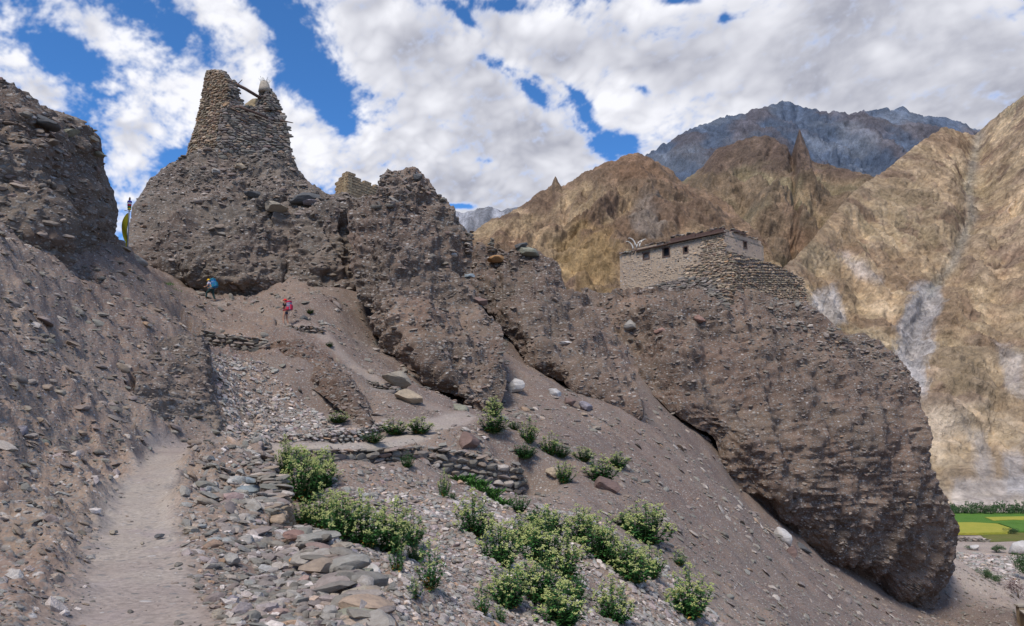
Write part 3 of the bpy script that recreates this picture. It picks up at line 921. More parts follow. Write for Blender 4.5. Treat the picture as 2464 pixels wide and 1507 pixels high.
def col_right(P, px, py, h, h2):
    n = fbm(P * 0.012, 4)
    m = fbm(P * 0.05 + 5, 4)
    strk = fbm(np.stack([px * .035, py * .006, 0 * px], -1) + 3, 4, .6)
    c = np.broadcast_to(np.array(TAN), P.shape).copy()
    c = cmix(c, sstep(n, -.25, .45) * .7, OLIVE)
    c = cmix(c, sstep(m, .05, .4) * .75, BROWN)
    c = cmix(c, sstep(h2, -.1, .4) * .4, (.46, .36, .24))
    c = cmix(c, sstep(h, -.2, .5) * .35, BROWN)
    for (x, y, rx, ry) in ((2050, 690, 130, 60), (2190, 640, 90, 60), (2000, 560, 90, 60), (2150, 780, 34, 34), (2050, 770, 44, 22), (2300, 730, 45, 90), (2420, 780, 60, 80), (2270, 330, 60, 50)):
        c = cmix(c, gblob(px, py, x, y, rx, ry, m) * .6, (.275, .19, .115))
    wx, wy = px + 16 * m + 10 * strk, py + 14 * m
    for poly, w_ in (([(2205, 690), (2272, 688), (2262, 780), (2225, 860), (2235, 960), (2160, 1000), (2110, 900), (2160, 820)], .8), ([(1945, 715), (2015, 690), (2030, 770), (1990, 800), (1950, 770)], .7), ([(2040, 830), (2110, 820), (2150, 900), (2100, 905)], .6),
                     ([(2290, 1150), (2480, 1140), (2480, 1230), (2290, 1230)], .55), ([(2405, 1085), (2450, 1080), (2475, 1190), (2420, 1190)], .6), ([(2010, 610), (2080, 630), (2130, 680), (2060, 670)], .45), ([(2400, 830), (2464, 850), (2464, 960), (2420, 940)], .45), ([(2340, 1040), (2375, 1040), (2385, 1140), (2345, 1150)], .5)):
        soft = (inpoly(wx, wy, poly).astype(float) + inpoly(wx + 7, wy + 5, poly) + inpoly(wx - 7, wy - 5, poly) + inpoly(wx - 5, wy + 9, poly)) / 4
        c = cmix(c, soft * w_, (.40, .385, .37))
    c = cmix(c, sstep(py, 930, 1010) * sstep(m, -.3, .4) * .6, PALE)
    c = cmix(c, np.exp(-(polydist(px, py, [(2355, 330), (2330, 450), (2340, 520), (2290, 640), (2240, 700)])[0] / 14) ** 2) * .6, (.26, .25, .21))
    return c * np.array([1.2, 1.18, 1.22])


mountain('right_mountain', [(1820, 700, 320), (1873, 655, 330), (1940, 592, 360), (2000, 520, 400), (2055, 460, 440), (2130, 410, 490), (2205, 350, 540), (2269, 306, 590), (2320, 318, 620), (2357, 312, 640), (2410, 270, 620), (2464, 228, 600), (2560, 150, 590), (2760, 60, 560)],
         lambda x: 232 - 20 * sstep(x, 1800, 2300), VALLEY - 1, col_right, nx=480, nt=360, relief=.9, scale=.75, seed=2.0,
         gul=[([(2355, 330), (2330, 450), (2345, 520), (2290, 640), (2240, 720), (2200, 860)], 6, 30), ([(2060, 560), (1960, 640)], 4, 26), ([(2400, 900), (2380, 1100)], 2, 16), ([(2200, 960), (2260, 1140)], 2, 16)])


def col_brown(P, px, py, h, h2):
    n = fbm(P * 0.004, 4)
    m = fbm(P * 0.02 + 5, 4)
    c = np.broadcast_to(np.array(TAN), P.shape).copy()
    c = cmix(c, sstep(h, -.35, .35) * .75, BROWN)
    c = cmix(c, sstep(n, .0, .5) * .6, RUST)
    c = cmix(c, sstep(-m, .05, .5) * .6, BROWN)
    c = cmix(c, gblob(px, py, 1340, 600, 80, 70, m) * .8, TAN)
    c = cmix(c, gblob(px, py, 1420, 620, 90, 90, m) * .7, (.42, .29, .13))
    c = cmix(c, gblob(px, py, 1560, 520, 45, 60, m) * .55, (.30, .27, .23))
    c = cmix(c, gblob(px, py, 1300, 470, 50, 60, m) * .7, BROWN)
    c = cmix(c, gblob(px, py, 1530, 395, 70, 30, m) * .7, RUST)
    return c * np.array([.93, .90, .92])


mountain('brown_ridge', [(860, 800, 700), (1010, 640, 760), (1090, 590, 790), (1140, 556, 820), (1200, 520, 850), (1260, 494, 880), (1300, 460, 900), (1327, 445, 905), (1337, 426, 905), (1352, 446, 908), (1375, 436, 910), (1420, 408, 930),
                         (1480, 388, 950), (1505, 374, 955), (1535, 372, 960), (1570, 382, 960), (1600, 400, 950), (1650, 425, 930), (1700, 448, 900), (1760, 490, 860), (1830, 560, 800), (1880, 640, 730)],
         330, -10, col_brown, nx=440, nt=300, relief=1.25, scale=1.5, seed=5.0, gul=[([(1640, 430), (1760, 520), (1840, 640)], 14, 22), ([(1330, 470), (1280, 580)], 12, 20)], jag=1.2)


def col_mid(P, px, py, h, h2):
    m = fbm(P * 0.012 + 5, 4)
    c = np.broadcast_to(np.array(OLIVE), P.shape).copy()
    c = cmix(c, sstep(m, -.1, .4) * .7, TAN)
    c = cmix(c, sstep(h, -.3, .4) * .6, BROWN)
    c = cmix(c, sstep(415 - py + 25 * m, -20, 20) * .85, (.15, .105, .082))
    c = cmix(c, gblob(px, py, 1880, 560, 60, 90, m) * .6, BROWN)
    c = cmix(c, gblob(px, py, 1950, 600, 70, 60, m) * .5, RUST)
    return c * np.array([.88, .85, .87])


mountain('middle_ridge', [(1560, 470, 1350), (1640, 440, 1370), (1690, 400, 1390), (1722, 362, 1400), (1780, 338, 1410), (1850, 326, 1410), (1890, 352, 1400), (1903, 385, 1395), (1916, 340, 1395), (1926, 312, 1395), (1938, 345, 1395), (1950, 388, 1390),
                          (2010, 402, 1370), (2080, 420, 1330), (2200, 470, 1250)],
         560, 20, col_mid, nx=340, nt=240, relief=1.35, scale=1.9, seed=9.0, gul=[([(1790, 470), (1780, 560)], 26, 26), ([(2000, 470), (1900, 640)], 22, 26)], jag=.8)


def col_blue(P, px, py, h, h2):
    m = fbm(P * 0.006 + 5, 4)
    c = np.broadcast_to(np.array(SLATE), P.shape).copy()
    c = cmix(c, sstep(m, 0, .5) * .6, (.165, .185, .225))
    c = cmix(c, sstep(h, -.1, .5) * .65, (.125, .10, .10))
    c = cmix(c, gblob(px, py, 1660, 380, 60, 40, m) * .45, (.19, .21, .25))
    c = cmix(c, gblob(px, py, 2060, 330, 50, 40, m) * .5, (.2, .215, .25))
    return c


mountain('blue_peak', [(1480, 420, 2500), (1560, 371, 2550), (1600, 345, 2580), (1660, 312, 2600), (1700, 296, 2620), (1740, 280, 2640), (1800, 272, 2660), (1850, 254, 2680), (1888, 241, 2700), (1910, 250, 2700), (1940, 262, 2690),
                       (1990, 270, 2680), (2050, 273, 2680), (2100, 266, 2680), (2130, 258, 2680), (2150, 264, 2680), (2170, 258, 2680), (2200, 272, 2660), (2250, 280, 2640), (2300, 292, 2620), (2355, 312, 2600), (2500, 340, 2500)],
         1500, 200, col_blue, nx=330, nt=150, relief=1.3, scale=3.0, seed=12.0, jag=1.5)


def col_grey(P, px, py, h, h2):
    c = np.broadcast_to(np.array((.33, .33, .36)), P.shape).copy()
    return cmix(c, sstep(h, -.2, .4) * .7, (.19, .19, .205))


mountain('grey_ridge', [(560, 760, 1900), (720, 660, 1900), (850, 570, 1900), (960, 512, 1900), (1010, 502, 1900), (1060, 497, 1900), (1085, 508, 1900), (1115, 512, 1900), (1150, 503, 1900), (1185, 498, 1900), (1205, 506, 1900), (1235, 500, 1900), (1280, 492, 1900), (1350, 500, 1900)],
         1100, 60, col_grey, nx=240, nt=110, relief=1.1, scale=2.2, seed=15.0)

# ------------------------------------------------------------------ stones
def stone_shape(seed, flat=0.45, cuts=9, sub=2, rough=0.10, sq=0.0):
    """a broken or rounded stone of radius about 1, built by slicing a ball with planes"""
    r = np.random.default_rng(seed)
    bm = bmesh.new()
    bmesh.ops.create_icosphere(bm, subdivisions=sub, radius=1.0)
    v = np.array([x.co[:] for x in bm.verts])
    f = np.array([[x.index for x in q.verts] for q in bm.faces])
    bm.free()
    if sq:
        v = np.sign(v) * np.abs(v) ** (1 - sq)
    for k in range(cuts):
        n = r.normal(size=3)
        n /= np.linalg.norm(n)
        h = r.uniform(0.52, 0.86)
        d = v @ n
        v = np.where((d > h)[:, None], v - (d - h)[:, None] * n, v)
    v = v * (1 + rough * fbm(v * 1.4 + seed * 3.1, 3)[:, None])
    v = v * np.array([1.0, r.uniform(.62, .9), flat * r.uniform(.75, 1.25)])
    return v, f


def proto_set(key, mat, n, **kw):
    col = bpy.data.collections.new(key)
    out = []
    for i in range(n):
        v, f = stone_shape(1000 + 31 * i + (hash_key(key) % 97), **kw)
        me = mesh_np('stone', v, f, M[mat], True)
        me.set_sharp_from_angle(angle=math.radians(34))
        o = bpy.data.objects.new('stone_pattern', me)
        col.objects.link(o)
        out.append(me)
    return col, out


def hash_key(k):
    return sum(ord(c) * (i + 3) for i, c in enumerate(k))


PROTO = {
    'slab': proto_set('slab stones', 'stone', 9, flat=.36, cuts=10),
    'cliff': proto_set('cliff stones', 'cliffstone', 9, flat=.42, cuts=8),
    'gravel': proto_set('gravel stones', 'gravel', 9, flat=.5, cuts=7, sub=1),
    'round': proto_set('round stones', 'stone', 9, flat=.62, cuts=6),
    'wall': proto_set('wall stones', 'darkstone', 9, flat=.5, cuts=9, sq=.25),
}


def scatter_tree():
    g = bpy.data.node_groups.new('stones_on_points', 'GeometryNodeTree')
    g.interface.new_socket('Geometry', in_out='INPUT', socket_type='NodeSocketGeometry')
    g.interface.new_socket('Stones', in_out='INPUT', socket_type='NodeSocketCollection')
    g.interface.new_socket('Geometry', in_out='OUTPUT', socket_type='NodeSocketGeometry')
    N, L = g.nodes, g.links
    gi, go = N.new('NodeGroupInput'), N.new('NodeGroupOutput')
    ci = N.new('GeometryNodeCollectionInfo')
    ci.inputs['Separate Children'].default_value = True
    ci.inputs['Reset Children'].default_value = True
    L.new(gi.outputs[1], ci.inputs['Collection'])
    ins = N.new('GeometryNodeInstanceOnPoints')
    ins.inputs['Pick Instance'].default_value = True
    L.new(gi.outputs[0], ins.inputs['Points'])
    L.new(ci.outputs[0], ins.inputs['Instance'])

    def attr(nm, ty):
        a = N.new('GeometryNodeInputNamedAttribute')
        a.data_type = ty
        a.inputs['Name'].default_value = nm
        return a.outputs[0]
    L.new(attr('pid', 'INT'), ins.inputs['Instance Index'])
    e = N.new('FunctionNodeEulerToRotation')
    L.new(attr('rot', 'FLOAT_VECTOR'), e.inputs[0])
    L.new(e.outputs[0], ins.inputs['Rotation'])
    L.new(attr('scl', 'FLOAT_VECTOR'), ins.inputs['Scale'])
    L.new(ins.outputs[0], go.inputs[0])
    return g


STREE = scatter_tree()


def basis(zax, xax=None):
    """rotation matrices with the given z axes; x axis random about it or as given"""
    z = zax / (np.linalg.norm(zax, axis=1)[:, None] + 1e-9)
    if xax is None:
        xax = rng.normal(size=z.shape)
    x = xax - (xax * z).sum(1)[:, None] * z
    x /= np.linalg.norm(x, axis=1)[:, None] + 1e-9
    y = np.cross(z, x)
    return np.stack([x, y, z], -1)


def mat_euler(R):
    sy = np.clip(-R[:, 2, 0], -1, 1)
    return np.stack([np.arctan2(R[:, 2, 1], R[:, 2, 2]), np.arcsin(sy), np.arctan2(R[:, 1, 0], R[:, 0, 0])], -1)


def place_stones(parent, P, R, S, proto='slab', n_ind=300, name='stone', rest='small_stones', minpx=9.0):
    """the stones that show largest become objects of their own under parent, the rest one object"""
    P, S = np.asarray(P, float), np.asarray(S, float)
    if len(P) == 0:
        return
    E = mat_euler(R)
    px, py = proj(P)
    dist = np.linalg.norm(P - np.array([0, 0, EYE]), axis=1)
    inside = (px > -20) & (px < 2484) & (py > -20) & (py < 1527) & (P[:, 1] > 2)
    app = np.where(inside, 2 * S.max(1) / dist * FPX, 0)
    order = np.argsort(-app)
    ind = [i for i in order[:n_ind] if app[i] > minpx]
    col, protos = PROTO[proto]
    pid = rng.integers(0, len(protos), len(P))
    for i in ind:
        o = bpy.data.objects.new(name, protos[pid[i]])
        o.location, o.rotation_euler, o.scale = P[i], E[i], S[i]
        link(o, parent)
    m = np.ones(len(P), bool)
    m[ind] = False
    if m.any():
        me = bpy.data.meshes.new(rest)
        q = P[m].astype(np.float32)
        me.vertices.add(len(q))
        me.vertices.foreach_set('co', q.ravel())
        for nm, ty, dat, key in (('rot', 'FLOAT_VECTOR', E[m], 'vector'), ('scl', 'FLOAT_VECTOR', S[m], 'vector'), ('pid', 'INT', pid[m], 'value')):
            a = me.attributes.new(nm, ty, 'POINT')
            a.data.foreach_set(key, np.ascontiguousarray(dat, np.int32 if ty == 'INT' else np.float32).ravel())
        o = link(bpy.data.objects.new(rest, me), parent)
        o['kind'] = 'stuff'
        md = o.modifiers.new('stones', 'NODES')
        md.node_group = STREE
        md[[s.identifier for s in STREE.interface.items_tree if s.name == 'Stones'][0]] = col


def sizes(n, lo, hi, power=2.2):
    """many small, few large"""
    u = rng.random(n)
    a = 1 - power
    return (lo ** a + u * (hi ** a - lo ** a)) ** (1 / a)


def cliff_stones(cl, n, lo, hi, proto='cliff', n_ind=220, mask=None, tilt=.22, power=2.3, out=.12):
    P, N = cl.sample(n)
    px, py = proj(P)
    if mask is not None:
        k = mask(px, py, P)
        k = rng.random(len(P)) < k
        P, N = P[k], N[k]
    n = len(P)
    s = sizes(n, lo, hi, power)
    z = np.array([0, 0, 1.0]) + tilt * rng.normal(size=(n, 3)) + 0.35 * N
    x = np.cross(N, [0, 0, 1.0]) + 0.5 * rng.normal(size=(n, 3))
    S = s[:, None] * np.stack([rng.uniform(.8, 1.35, n), rng.uniform(.7, 1.1, n), rng.uniform(.6, 1.25, n)], -1)
    place_stones(cl.o, P + N * (s * out)[:, None], basis(z, x), S, proto, n_ind)


def lay_courses(F, N, parent, row_h, length, proto='wall', n_ind=300, proud=.02, keep=None, jitter=.25, depth=.16, name='stone', rest='small_stones', slope=0.0):
    """masonry: flat stones side by side in level rows over a face grid F (rows from top to bottom)"""
    Ps, Ns, Ts, Ss = [], [], [], []
    ny, ns = F.shape[:2]
    zc = F[:, ns // 2, 2]
    zt, zb = zc.max(), zc.min()
    order = np.argsort(zc)
    z = zb + row_h / 2
    while z < zt:
        h = row_h * rng.uniform(.75, 1.2)
        j = np.interp(z, zc[order], order)
        j0 = int(np.clip(np.floor(j), 0, ny - 2))
        f = j - j0
        line, nl = F[j0] * (1 - f) + F[j0 + 1] * f, N[j0] * (1 - f) + N[j0 + 1] * f
        seg = np.linalg.norm(np.diff(line, axis=0), axis=1)
        s = np.concatenate([[0], np.cumsum(seg)])
        p = rng.uniform(0, length * .5)
        while p < s[-1]:
            l = length * rng.uniform(.55, 1.5)
            c = p + l / 2
            if c < s[-1] + l * .25:
                pt = np.array([np.interp(c, s, line[:, k]) for k in range(3)])
                n_ = np.array([np.interp(c, s, nl[:, k]) for k in range(3)])
                t_ = np.array([np.interp(c + .15, s, line[:, k]) - np.interp(c - .15, s, line[:, k]) for k in range(3)])
                pt[2] += rng.normal() * row_h * .12
                Ps.append(pt)
                Ns.append(n_)
                Ts.append(t_)
                Ss.append((l * .56, depth * rng.uniform(.8, 1.3), h * .62))
            p += l
        z += row_h
    if not Ps:
        return
    P, Nn, T, S = np.array(Ps), np.array(Ns), np.array(Ts), np.array(Ss)
    if keep is not None:
        px, py = proj(P)
        k = rng.random(len(P)) < keep(px, py, P)
        P, Nn, T, S = P[k], Nn[k], T[k], S[k]
    Nn /= np.linalg.norm(Nn, axis=1)[:, None] + 1e-9
    zz = np.array([0, 0, 1.0]) + 0.10 * jitter / .25 * rng.normal(size=P.shape)
    R = basis(zz, T + 0.08 * rng.normal(size=T.shape) * np.linalg.norm(T, axis=1)[:, None])
    # prototypes: length 1, width about .76, height about .5 of the radius
    S = S * np.array([1.0, 1.3, 1.9])
    place_stones(parent, P + Nn * (proud + rng.normal(size=len(P)) * .015)[:, None], R, S, proto, n_ind, name, rest)


def fg_poly(poly):
    return lambda px, py, P: inpoly(px, py, poly).astype(float)


# stones set in the cliffs
def band(y0, y1, lo=0.0):
    return lambda px, py, P: lo + (1 - lo) * (1 - sstep(py, y0, y1))


cliff_stones(tower_hill, 4200, .055, .38, n_ind=300, mask=lambda px, py, P: .30 + .7 * (1 - sstep(py, 440, 500)), out=.02)
cliff_stones(mid_cliff, 1300, .07, .42, n_ind=150, mask=lambda px, py, P: .3 + .7 * (1 - sstep(py, 490, 540)), out=.02)
cliff_stones(fin_big, 5000, .045, .30, n_ind=300, mask=lambda px, py, P: .28 + .25 * sstep(px - (930 + (py - 600) * .45), -60, 60) + .6 * (1 - sstep(py, 450, 530)), out=.0)
cliff_stones(fin_mid, 3000, .055, .34, n_ind=250, mask=lambda px, py, P: .30 + .7 * (1 - sstep(py, 620, 680)), out=.0)
cliff_stones(fin_right, 9500, .055, .34, n_ind=300, mask=lambda px, py, P: .22 + .78 * (1 - sstep(py - 770 - .30 * (px - 1700).clip(0), 0, 70)), out=.0)
cliff_stones(fin_right, 9000, .10, .5, proto='wall', n_ind=80, mask=lambda px, py, P: .75 * (px > 1850) * (1 - sstep(np.abs(py - 765 - .42 * (px - 1930)), 20, 70)), out=.1)
cliff_stones(fin_big, 1600, .10, .45, proto='wall', n_ind=60, mask=lambda px, py, P: .8 * (1 - sstep(py, 430, 520)), out=.1)
cliff_stones(left_cliff, 4600, .06, .36, n_ind=300, mask=lambda px, py, P: .40 + .6 * (1 - sstep(py, 340, 430)), out=.03)
cliff_stones(buttress, 1100, .03, .14, n_ind=200, out=.0)
cliff_stones(spur, 420, .05, .18, n_ind=100, out=.0)


# stones lying on the ground
def ground_points(n, rmin, rmax, amin=-37.0, amax=37.0, accept=None):
    a = np.radians(rng.uniform(amin, amax, n))
    r = np.exp(rng.uniform(math.log(rmin), math.log(rmax), n))
    x, y = r * np.sin(a), r * np.cos(a)
    nrm, z = ground_normal(x, y)
    P = np.stack([x, y, z], -1)
    tr = np.zeros(n)
    for pts, wd in TRAILS:
        tr = np.maximum(tr, 1 - sstep(polydist(x, y, pts)[0], wd * .4, wd * 1.3))
    px, py = proj(P)
    if accept is not None:
        k = rng.random(n) < accept(px, py, P, tr)
        return P[k], nrm[k]
    return P, nrm


def lay_stones(parent, P, N, s, proto, n_ind, align=.8, sink=.15, rest='small_stones', minpx=9.0):
    n = len(P)
    z = np.array([0, 0, 1.0]) * (1 - align) + N * align + 0.16 * rng.normal(size=(n, 3))
    S = s[:, None] * np.stack([rng.uniform(.85, 1.3, n), rng.uniform(.75, 1.1, n), rng.uniform(.65, 1.3, n)], -1)
    place_stones(parent, P + N * (s * .3 - s * sink)[:, None], basis(z), S, proto, n_ind, rest=rest, minpx=minpx)


# trail: scattered chips, thicker towards its sides
P, N = ground_points(22000, 4.5, 30, -37, 8, lambda px, py, P, tr: (py > 1010) * (1 - .93 * tr) * .9 * (px < 960) * (.35 + .65 * sstep(np.abs(px - 340 + (py - 1300) * .05), 60, 200)))
s = sizes(len(P), .012, .085, 2.6) * np.clip(np.linalg.norm(P[:, :2], axis=1) / 9, .8, 1.9)
lay_stones(ground, P, N, s, 'slab', 0)
# the stony shoulder of the trail above the drop
SHOULDER = [(560, 1065), (640, 1062), (650, 1140), (690, 1235), (760, 1290), (870, 1370), (925, 1470), (930, 1520), (560, 1520), (470, 1420), (430, 1250), (450, 1120)]
P, N = ground_points(17000, 5, 30, -30, 0, lambda px, py, P, tr: inpoly(px, py, SHOULDER) * (1 - tr) * (.45 + .55 * sstep(px, 480, 700)))
s = sizes(len(P), .03, .17, 2.0) * np.clip(np.linalg.norm(P[:, :2], axis=1) / 11, .75, 1.4)
k = rng.random(len(P)) < .45
lay_stones(ground, P[k], N[k], s[k], 'slab', 150)
lay_stones(ground, P[~k], N[~k], s[~k], 'gravel', 150)
P, N = ground_points(2600, 5, 22, -37, -12, lambda px, py, P, tr: (py > 1090) * (px < 330) * (1 - tr) * .5)
s = sizes(len(P), .03, .13, 2.4) * np.clip(np.linalg.norm(P[:, :2], axis=1) / 10, .8, 1.5)
lay_stones(ground, P, N, s, 'gravel', 60, rest='verge_stones')
# bank on the left
P, N = ground_points(26000, 5.5, 52, -37, -8, lambda px, py, P, tr: (1 - tr) * (py < 1130) * (px < 500) * (.5 + .5 * sstep(-py, -1250, -900)))
s = sizes(len(P), .018, .24, 2.5) * np.clip(np.linalg.norm(P[:, :2], axis=1) / 18, .5, 1.4)
lay_stones(left_cliff.o, P, N, s, 'slab', 0, align=.3)
# pale scree in the gully and below the walls
GULLY = [(500, 850), (640, 870), (720, 960), (800, 1020), (860, 1035), (700, 1065), (540, 1060), (520, 950)]
P, N = ground_points(16000, 24, 44, -25, -8, lambda px, py, P, tr: inpoly(px, py, GULLY) * (1 - tr))
s = sizes(len(P), .045, .2, 2.4)
lay_stones(ground, P, N, s, 'gravel', 0, rest='gully_scree')
FAN = [(800, 1120), (1000, 1130), (1250, 1190), (1420, 1240), (1560, 1330), (1700, 1450), (1750, 1520), (930, 1520), (900, 1400), (760, 1290), (760, 1180)]
P, N = ground_points(42000, 8, 34, -16, 22, lambda px, py, P, tr: inpoly(px, py, FAN) * (.3 + .7 * sstep(fbm(P * .35 + 3, 3) + .25 - .5 * sstep(py, 1300, 1150) + .5 * sstep(py, 1150, 1400), -.15, .3)))
s = sizes(len(P), .026, .12, 2.1) * np.clip(np.linalg.norm(P[:, :2], axis=1) / 16, .75, 1.5)
lay_stones(ground, P, N, s, 'gravel', 0, rest='scree')
# the wide scree slope and the slope under the hikers
P, N = ground_points(75000, 15, 90, -25, 37, lambda px, py, P, tr: (1 - tr) * (.25 + .6 * sstep(fbm(P * [.25, .25, .1] + 7, 3), -.1, .35)) * (px > 460) * (1 - inpoly(px, py, GULLY)) * (P[:, 2] > VALLEY + .6))
s = sizes(len(P), .024, .27, 2.5) * np.clip(np.linalg.norm(P[:, :2], axis=1) / 34, .6, 1.7)
lay_stones(ground, P, N, s, 'slab', 0, rest='slope_stones')
P, N = ground_points(5000, 72, 130, 22, 37, lambda px, py, P, tr: (1 - tr) * inpoly(px, py, [(2200, 1520), (2240, 1400), (2310, 1335), (2400, 1395), (2480, 1430), (2480, 1520)]))
s = sizes(len(P), .07, .36, 2.4)
lay_stones(ground, P, N, s, 'slab', 0, rest='cone_stones')
# river bed in the valley
P, N = ground_points(16000, 92, 150, 24, 37, lambda px, py, P, tr: (1 - tr) * inpoly(px, py, [(2230, 1298), (2500, 1298), (2500, 1420), (2430, 1400), (2380, 1395), (2300, 1345)]))
s = sizes(len(P), .14, .8, 2.4)
lay_stones(ground, P, N, s, 'gravel', 0, rest='river_stones')

# ------------------------------------------------------------------ masonry
M['shaded_mortar'] = ground_mat('mud_mortar_shaded_gaps', (.105, .08, .066), (.13, .10, .082), (.09, .074, .064), peb=5.0, cover=.6, bumpd=.06, use_v=True)  # mud behind the stones, darkened to paint in the shadow of the gaps
M['tanplaster'] = plain('tan_plaster', (.34, .27, .17), .95, .25, 3.0, .5)
M['wood'] = plain('weathered_wood', (.115, .075, .06), .8, .35, 9.0, .5)
M['greywood'] = plain('grey_wood', (.19, .165, .15), .8, .3, 9.0, .5)
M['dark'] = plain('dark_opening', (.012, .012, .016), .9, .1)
M['mudwall'] = ground_mat('mud_plastered_stone', (.39, .29, .205), (.43, .33, .235), (.33, .245, .175), peb=3.4, cover=.5, bumpd=.05, use_v=True)
M['palewall'] = ground_mat('pale_mud_brick', (.42, .315, .235), (.45, .34, .255), (.38, .285, .21), peb=2.0, cover=.12, bumpd=.04, use_v=True)
M['brick'] = stone_mat('mud_brick', (1, 1, 1), [(0, (.34, .245, .14)), (.5, (.39, .29, .17)), (1, (.30, .22, .13))])
M['brush'] = plain('brushwood', (.10, .06, .05), .9, .5, 30.0, .8)
M['horn'] = plain('bleached_horn', (.55, .52, .47), .6, .15, 8.0, .2)
M['coping'] = plain('mud_coping', (.36, .31, .25), .95, .2, 4.0, .5)
M['tanwall'] = plain('tan_mud_wall', (.27, .2, .125), .95, .22, 2.5, .5)
STONE_TAN = [(a, (b[0] * 1.12, b[1] * .98, b[2] * .80)) for a, b in STONE_STOPS]
M['tanstone'] = stone_mat('tan_building_stone', (1.1, 1.02, .92), STONE_TAN)
PROTO['tan'] = proto_set('tan stones', 'tanstone', 9, flat=.5, cuts=9, sq=.25)
PROTO['plaster'] = proto_set('plastered stones', 'mudwall', 6, flat=.5, cuts=7, sq=.2)


def white_tone(me):
    vcol(me, 'tone', np.ones((len(me.vertices), 3)))


for me in PROTO['plaster'][1]:
    white_tone(me)


def tube(name, pts, r0, r1, mat, parent=None, seg=8, flat=1.0):
    pts = np.asarray(pts, float)
    n = len(pts)
    rows = []
    for i in range(n):
        t = pts[min(i + 1, n - 1)] - pts[max(i - 1, 0)]
        t = t / (np.linalg.norm(t) + 1e-9)
        a = np.cross(t, [0, 0, 1.0] if abs(t[2]) < .9 else [1.0, 0, 0])
        a /= np.linalg.norm(a)
        b = np.cross(t, a)
        r = r0 + (r1 - r0) * i / max(1, n - 1)
        ph = np.linspace(0, 2 * math.pi, seg, endpoint=False)
        rows.append(pts[i] + r * (np.cos(ph)[:, None] * a + flat * np.sin(ph)[:, None] * b))
    v = np.concatenate(rows + [pts[:1], pts[-1:]])
    f = grid_faces(n, seg, True)
    k = np.arange(seg)
    c0, c1 = n * seg, n * seg + 1
    caps = np.stack([k, (k + 1) % seg, np.full(seg, c0)], -1)[:, ::-1]
    cape = np.stack([(n - 1) * seg + k, (n - 1) * seg + (k + 1) % seg, np.full(seg, c1)], -1)
    return obj_np(name, v, [f, caps, cape], mat, parent, True)


def box_np(c, ax, ay, az_):
    """eight corners and six faces of a box from centre and half axes"""
    c, ax, ay, az_ = [np.asarray(q, float) for q in (c, ax, ay, az_)]
    v = np.array([c + sx * ax + sy * ay + sz * az_ for sx in (-1, 1) for sy in (-1, 1) for sz in (-1, 1)])
    f = np.array([[0, 1, 3, 2], [4, 6, 7, 5], [0, 4, 5, 1], [2, 3, 7, 6], [0, 2, 6, 4], [1, 5, 7, 3]])
    return v, f


def box(name, c, ax, ay, az_, mat, parent=None):
    v, f = box_np(c, ax, ay, az_)
    return obj_np(name, v, f, mat, parent)


def tag_thing(o, label, cat, group=None):
    return tag(o, label, cat, group)


# the ruined tower on the hill
tower = empty('ruined_tower', pix(575, 400, 67.5))
tag_thing(tower, 'tall roofless stone tower with a gap in its top, on the highest earth hill', 'tower')


def piece(rows, parent, name='wall', **kw):
    a = dict(ns=60, ny=70, amp=.07, flute=0.0, ledge=.04, pow_=1.0, mat='shaded_mortar', kind=None, back=1.4, smoothrows=False)
    a.update(kw)
    c = Cliff(name, rows, **a)
    o = c.o
    if parent is not None:
        o.parent = parent
        o.matrix_parent_inverse = Matrix.Translation(parent.location).inverted()
    return c


def world_child(parent):
    """an Empty-free way to parent objects given in world coordinates"""
    return parent


tower.location = (0, 0, 0)          # children are modelled in place
tb = piece([(255, 479, 69.8, 546, 67.2, 672, 70.6), (300, 470, 69.6, 541, 66.8, 690, 70.4), (340, 457, 69.3, 536, 66.4, 698, 70.2), (380, 447, 69.1, 532, 66.1, 700, 70), (410, 440, 69, 530, 66, 708, 70)], tower, back=5.5, seed=21)
tl = piece([(169, 497, 69.9, 522, 68.8, 531, 69.3), (178, 494, 69.9, 537, 68.0, 548, 68.6), (195, 491, 69.9, 543, 67.6, 562, 68.4), (215, 488, 69.9, 546, 67.4, 572, 68.6), (240, 484, 69.9, 547, 67.25, 579, 68.9), (262, 478, 69.8, 546, 67.1, 585, 69)], tower, seed=22, back=1.3)
tr_ = piece([(214, 625, 70.4, 638, 69.7, 651, 70.3), (227, 622, 70.4, 641, 69.5, 661, 70.3), (245, 618, 70.4, 643, 69.3, 669, 70.4), (264, 610, 70.4, 645, 69.1, 674, 70.5)], tower, seed=23, back=1.2, ns=36, ny=40)
tk = piece([(238, 607, 73, 616, 72.8, 628, 73), (250, 590, 73, 610, 72.8, 630, 73), (264, 585, 73, 610, 72.8, 632, 73)], tower, mat='tanplaster', back=.8, ns=24, ny=24, seed=24)
left_lit = lambda px, py, P: np.ones(len(px))
lay_courses(tl.F[:, :34], tl.N[:, :34], tower, .21, .42, 'tan', 90, proud=.03)  # tan stones colour in the sunlit left face of the tower
lay_courses(tl.F[:, 30:], tl.N[:, 30:], tower, .24, .5, 'wall', 50, proud=.03)  # darker stones colour in the shaded front, here and on the base
lay_courses(tb.F[:, :26], tb.N[:, :26], tower, .22, .45, 'tan', 60, proud=.03)
lay_courses(tb.F[:, 24:], tb.N[:, 24:], tower, .25, .55, 'wall', 70, proud=.04)
lay_courses(tr_.F, tr_.N, tower, .24, .48, 'wall', 30, proud=.03)
tube('roof_beam', pix([556, 590, 628], [197, 214, 237], [68.2, 69, 69.9]), .17, .15, M['wood'], tower)
tube('broken_stick', pix([568, 576, 583], [206, 199, 192], [68.6, 68.6, 68.6]), .05, .035, M['wood'], tower)
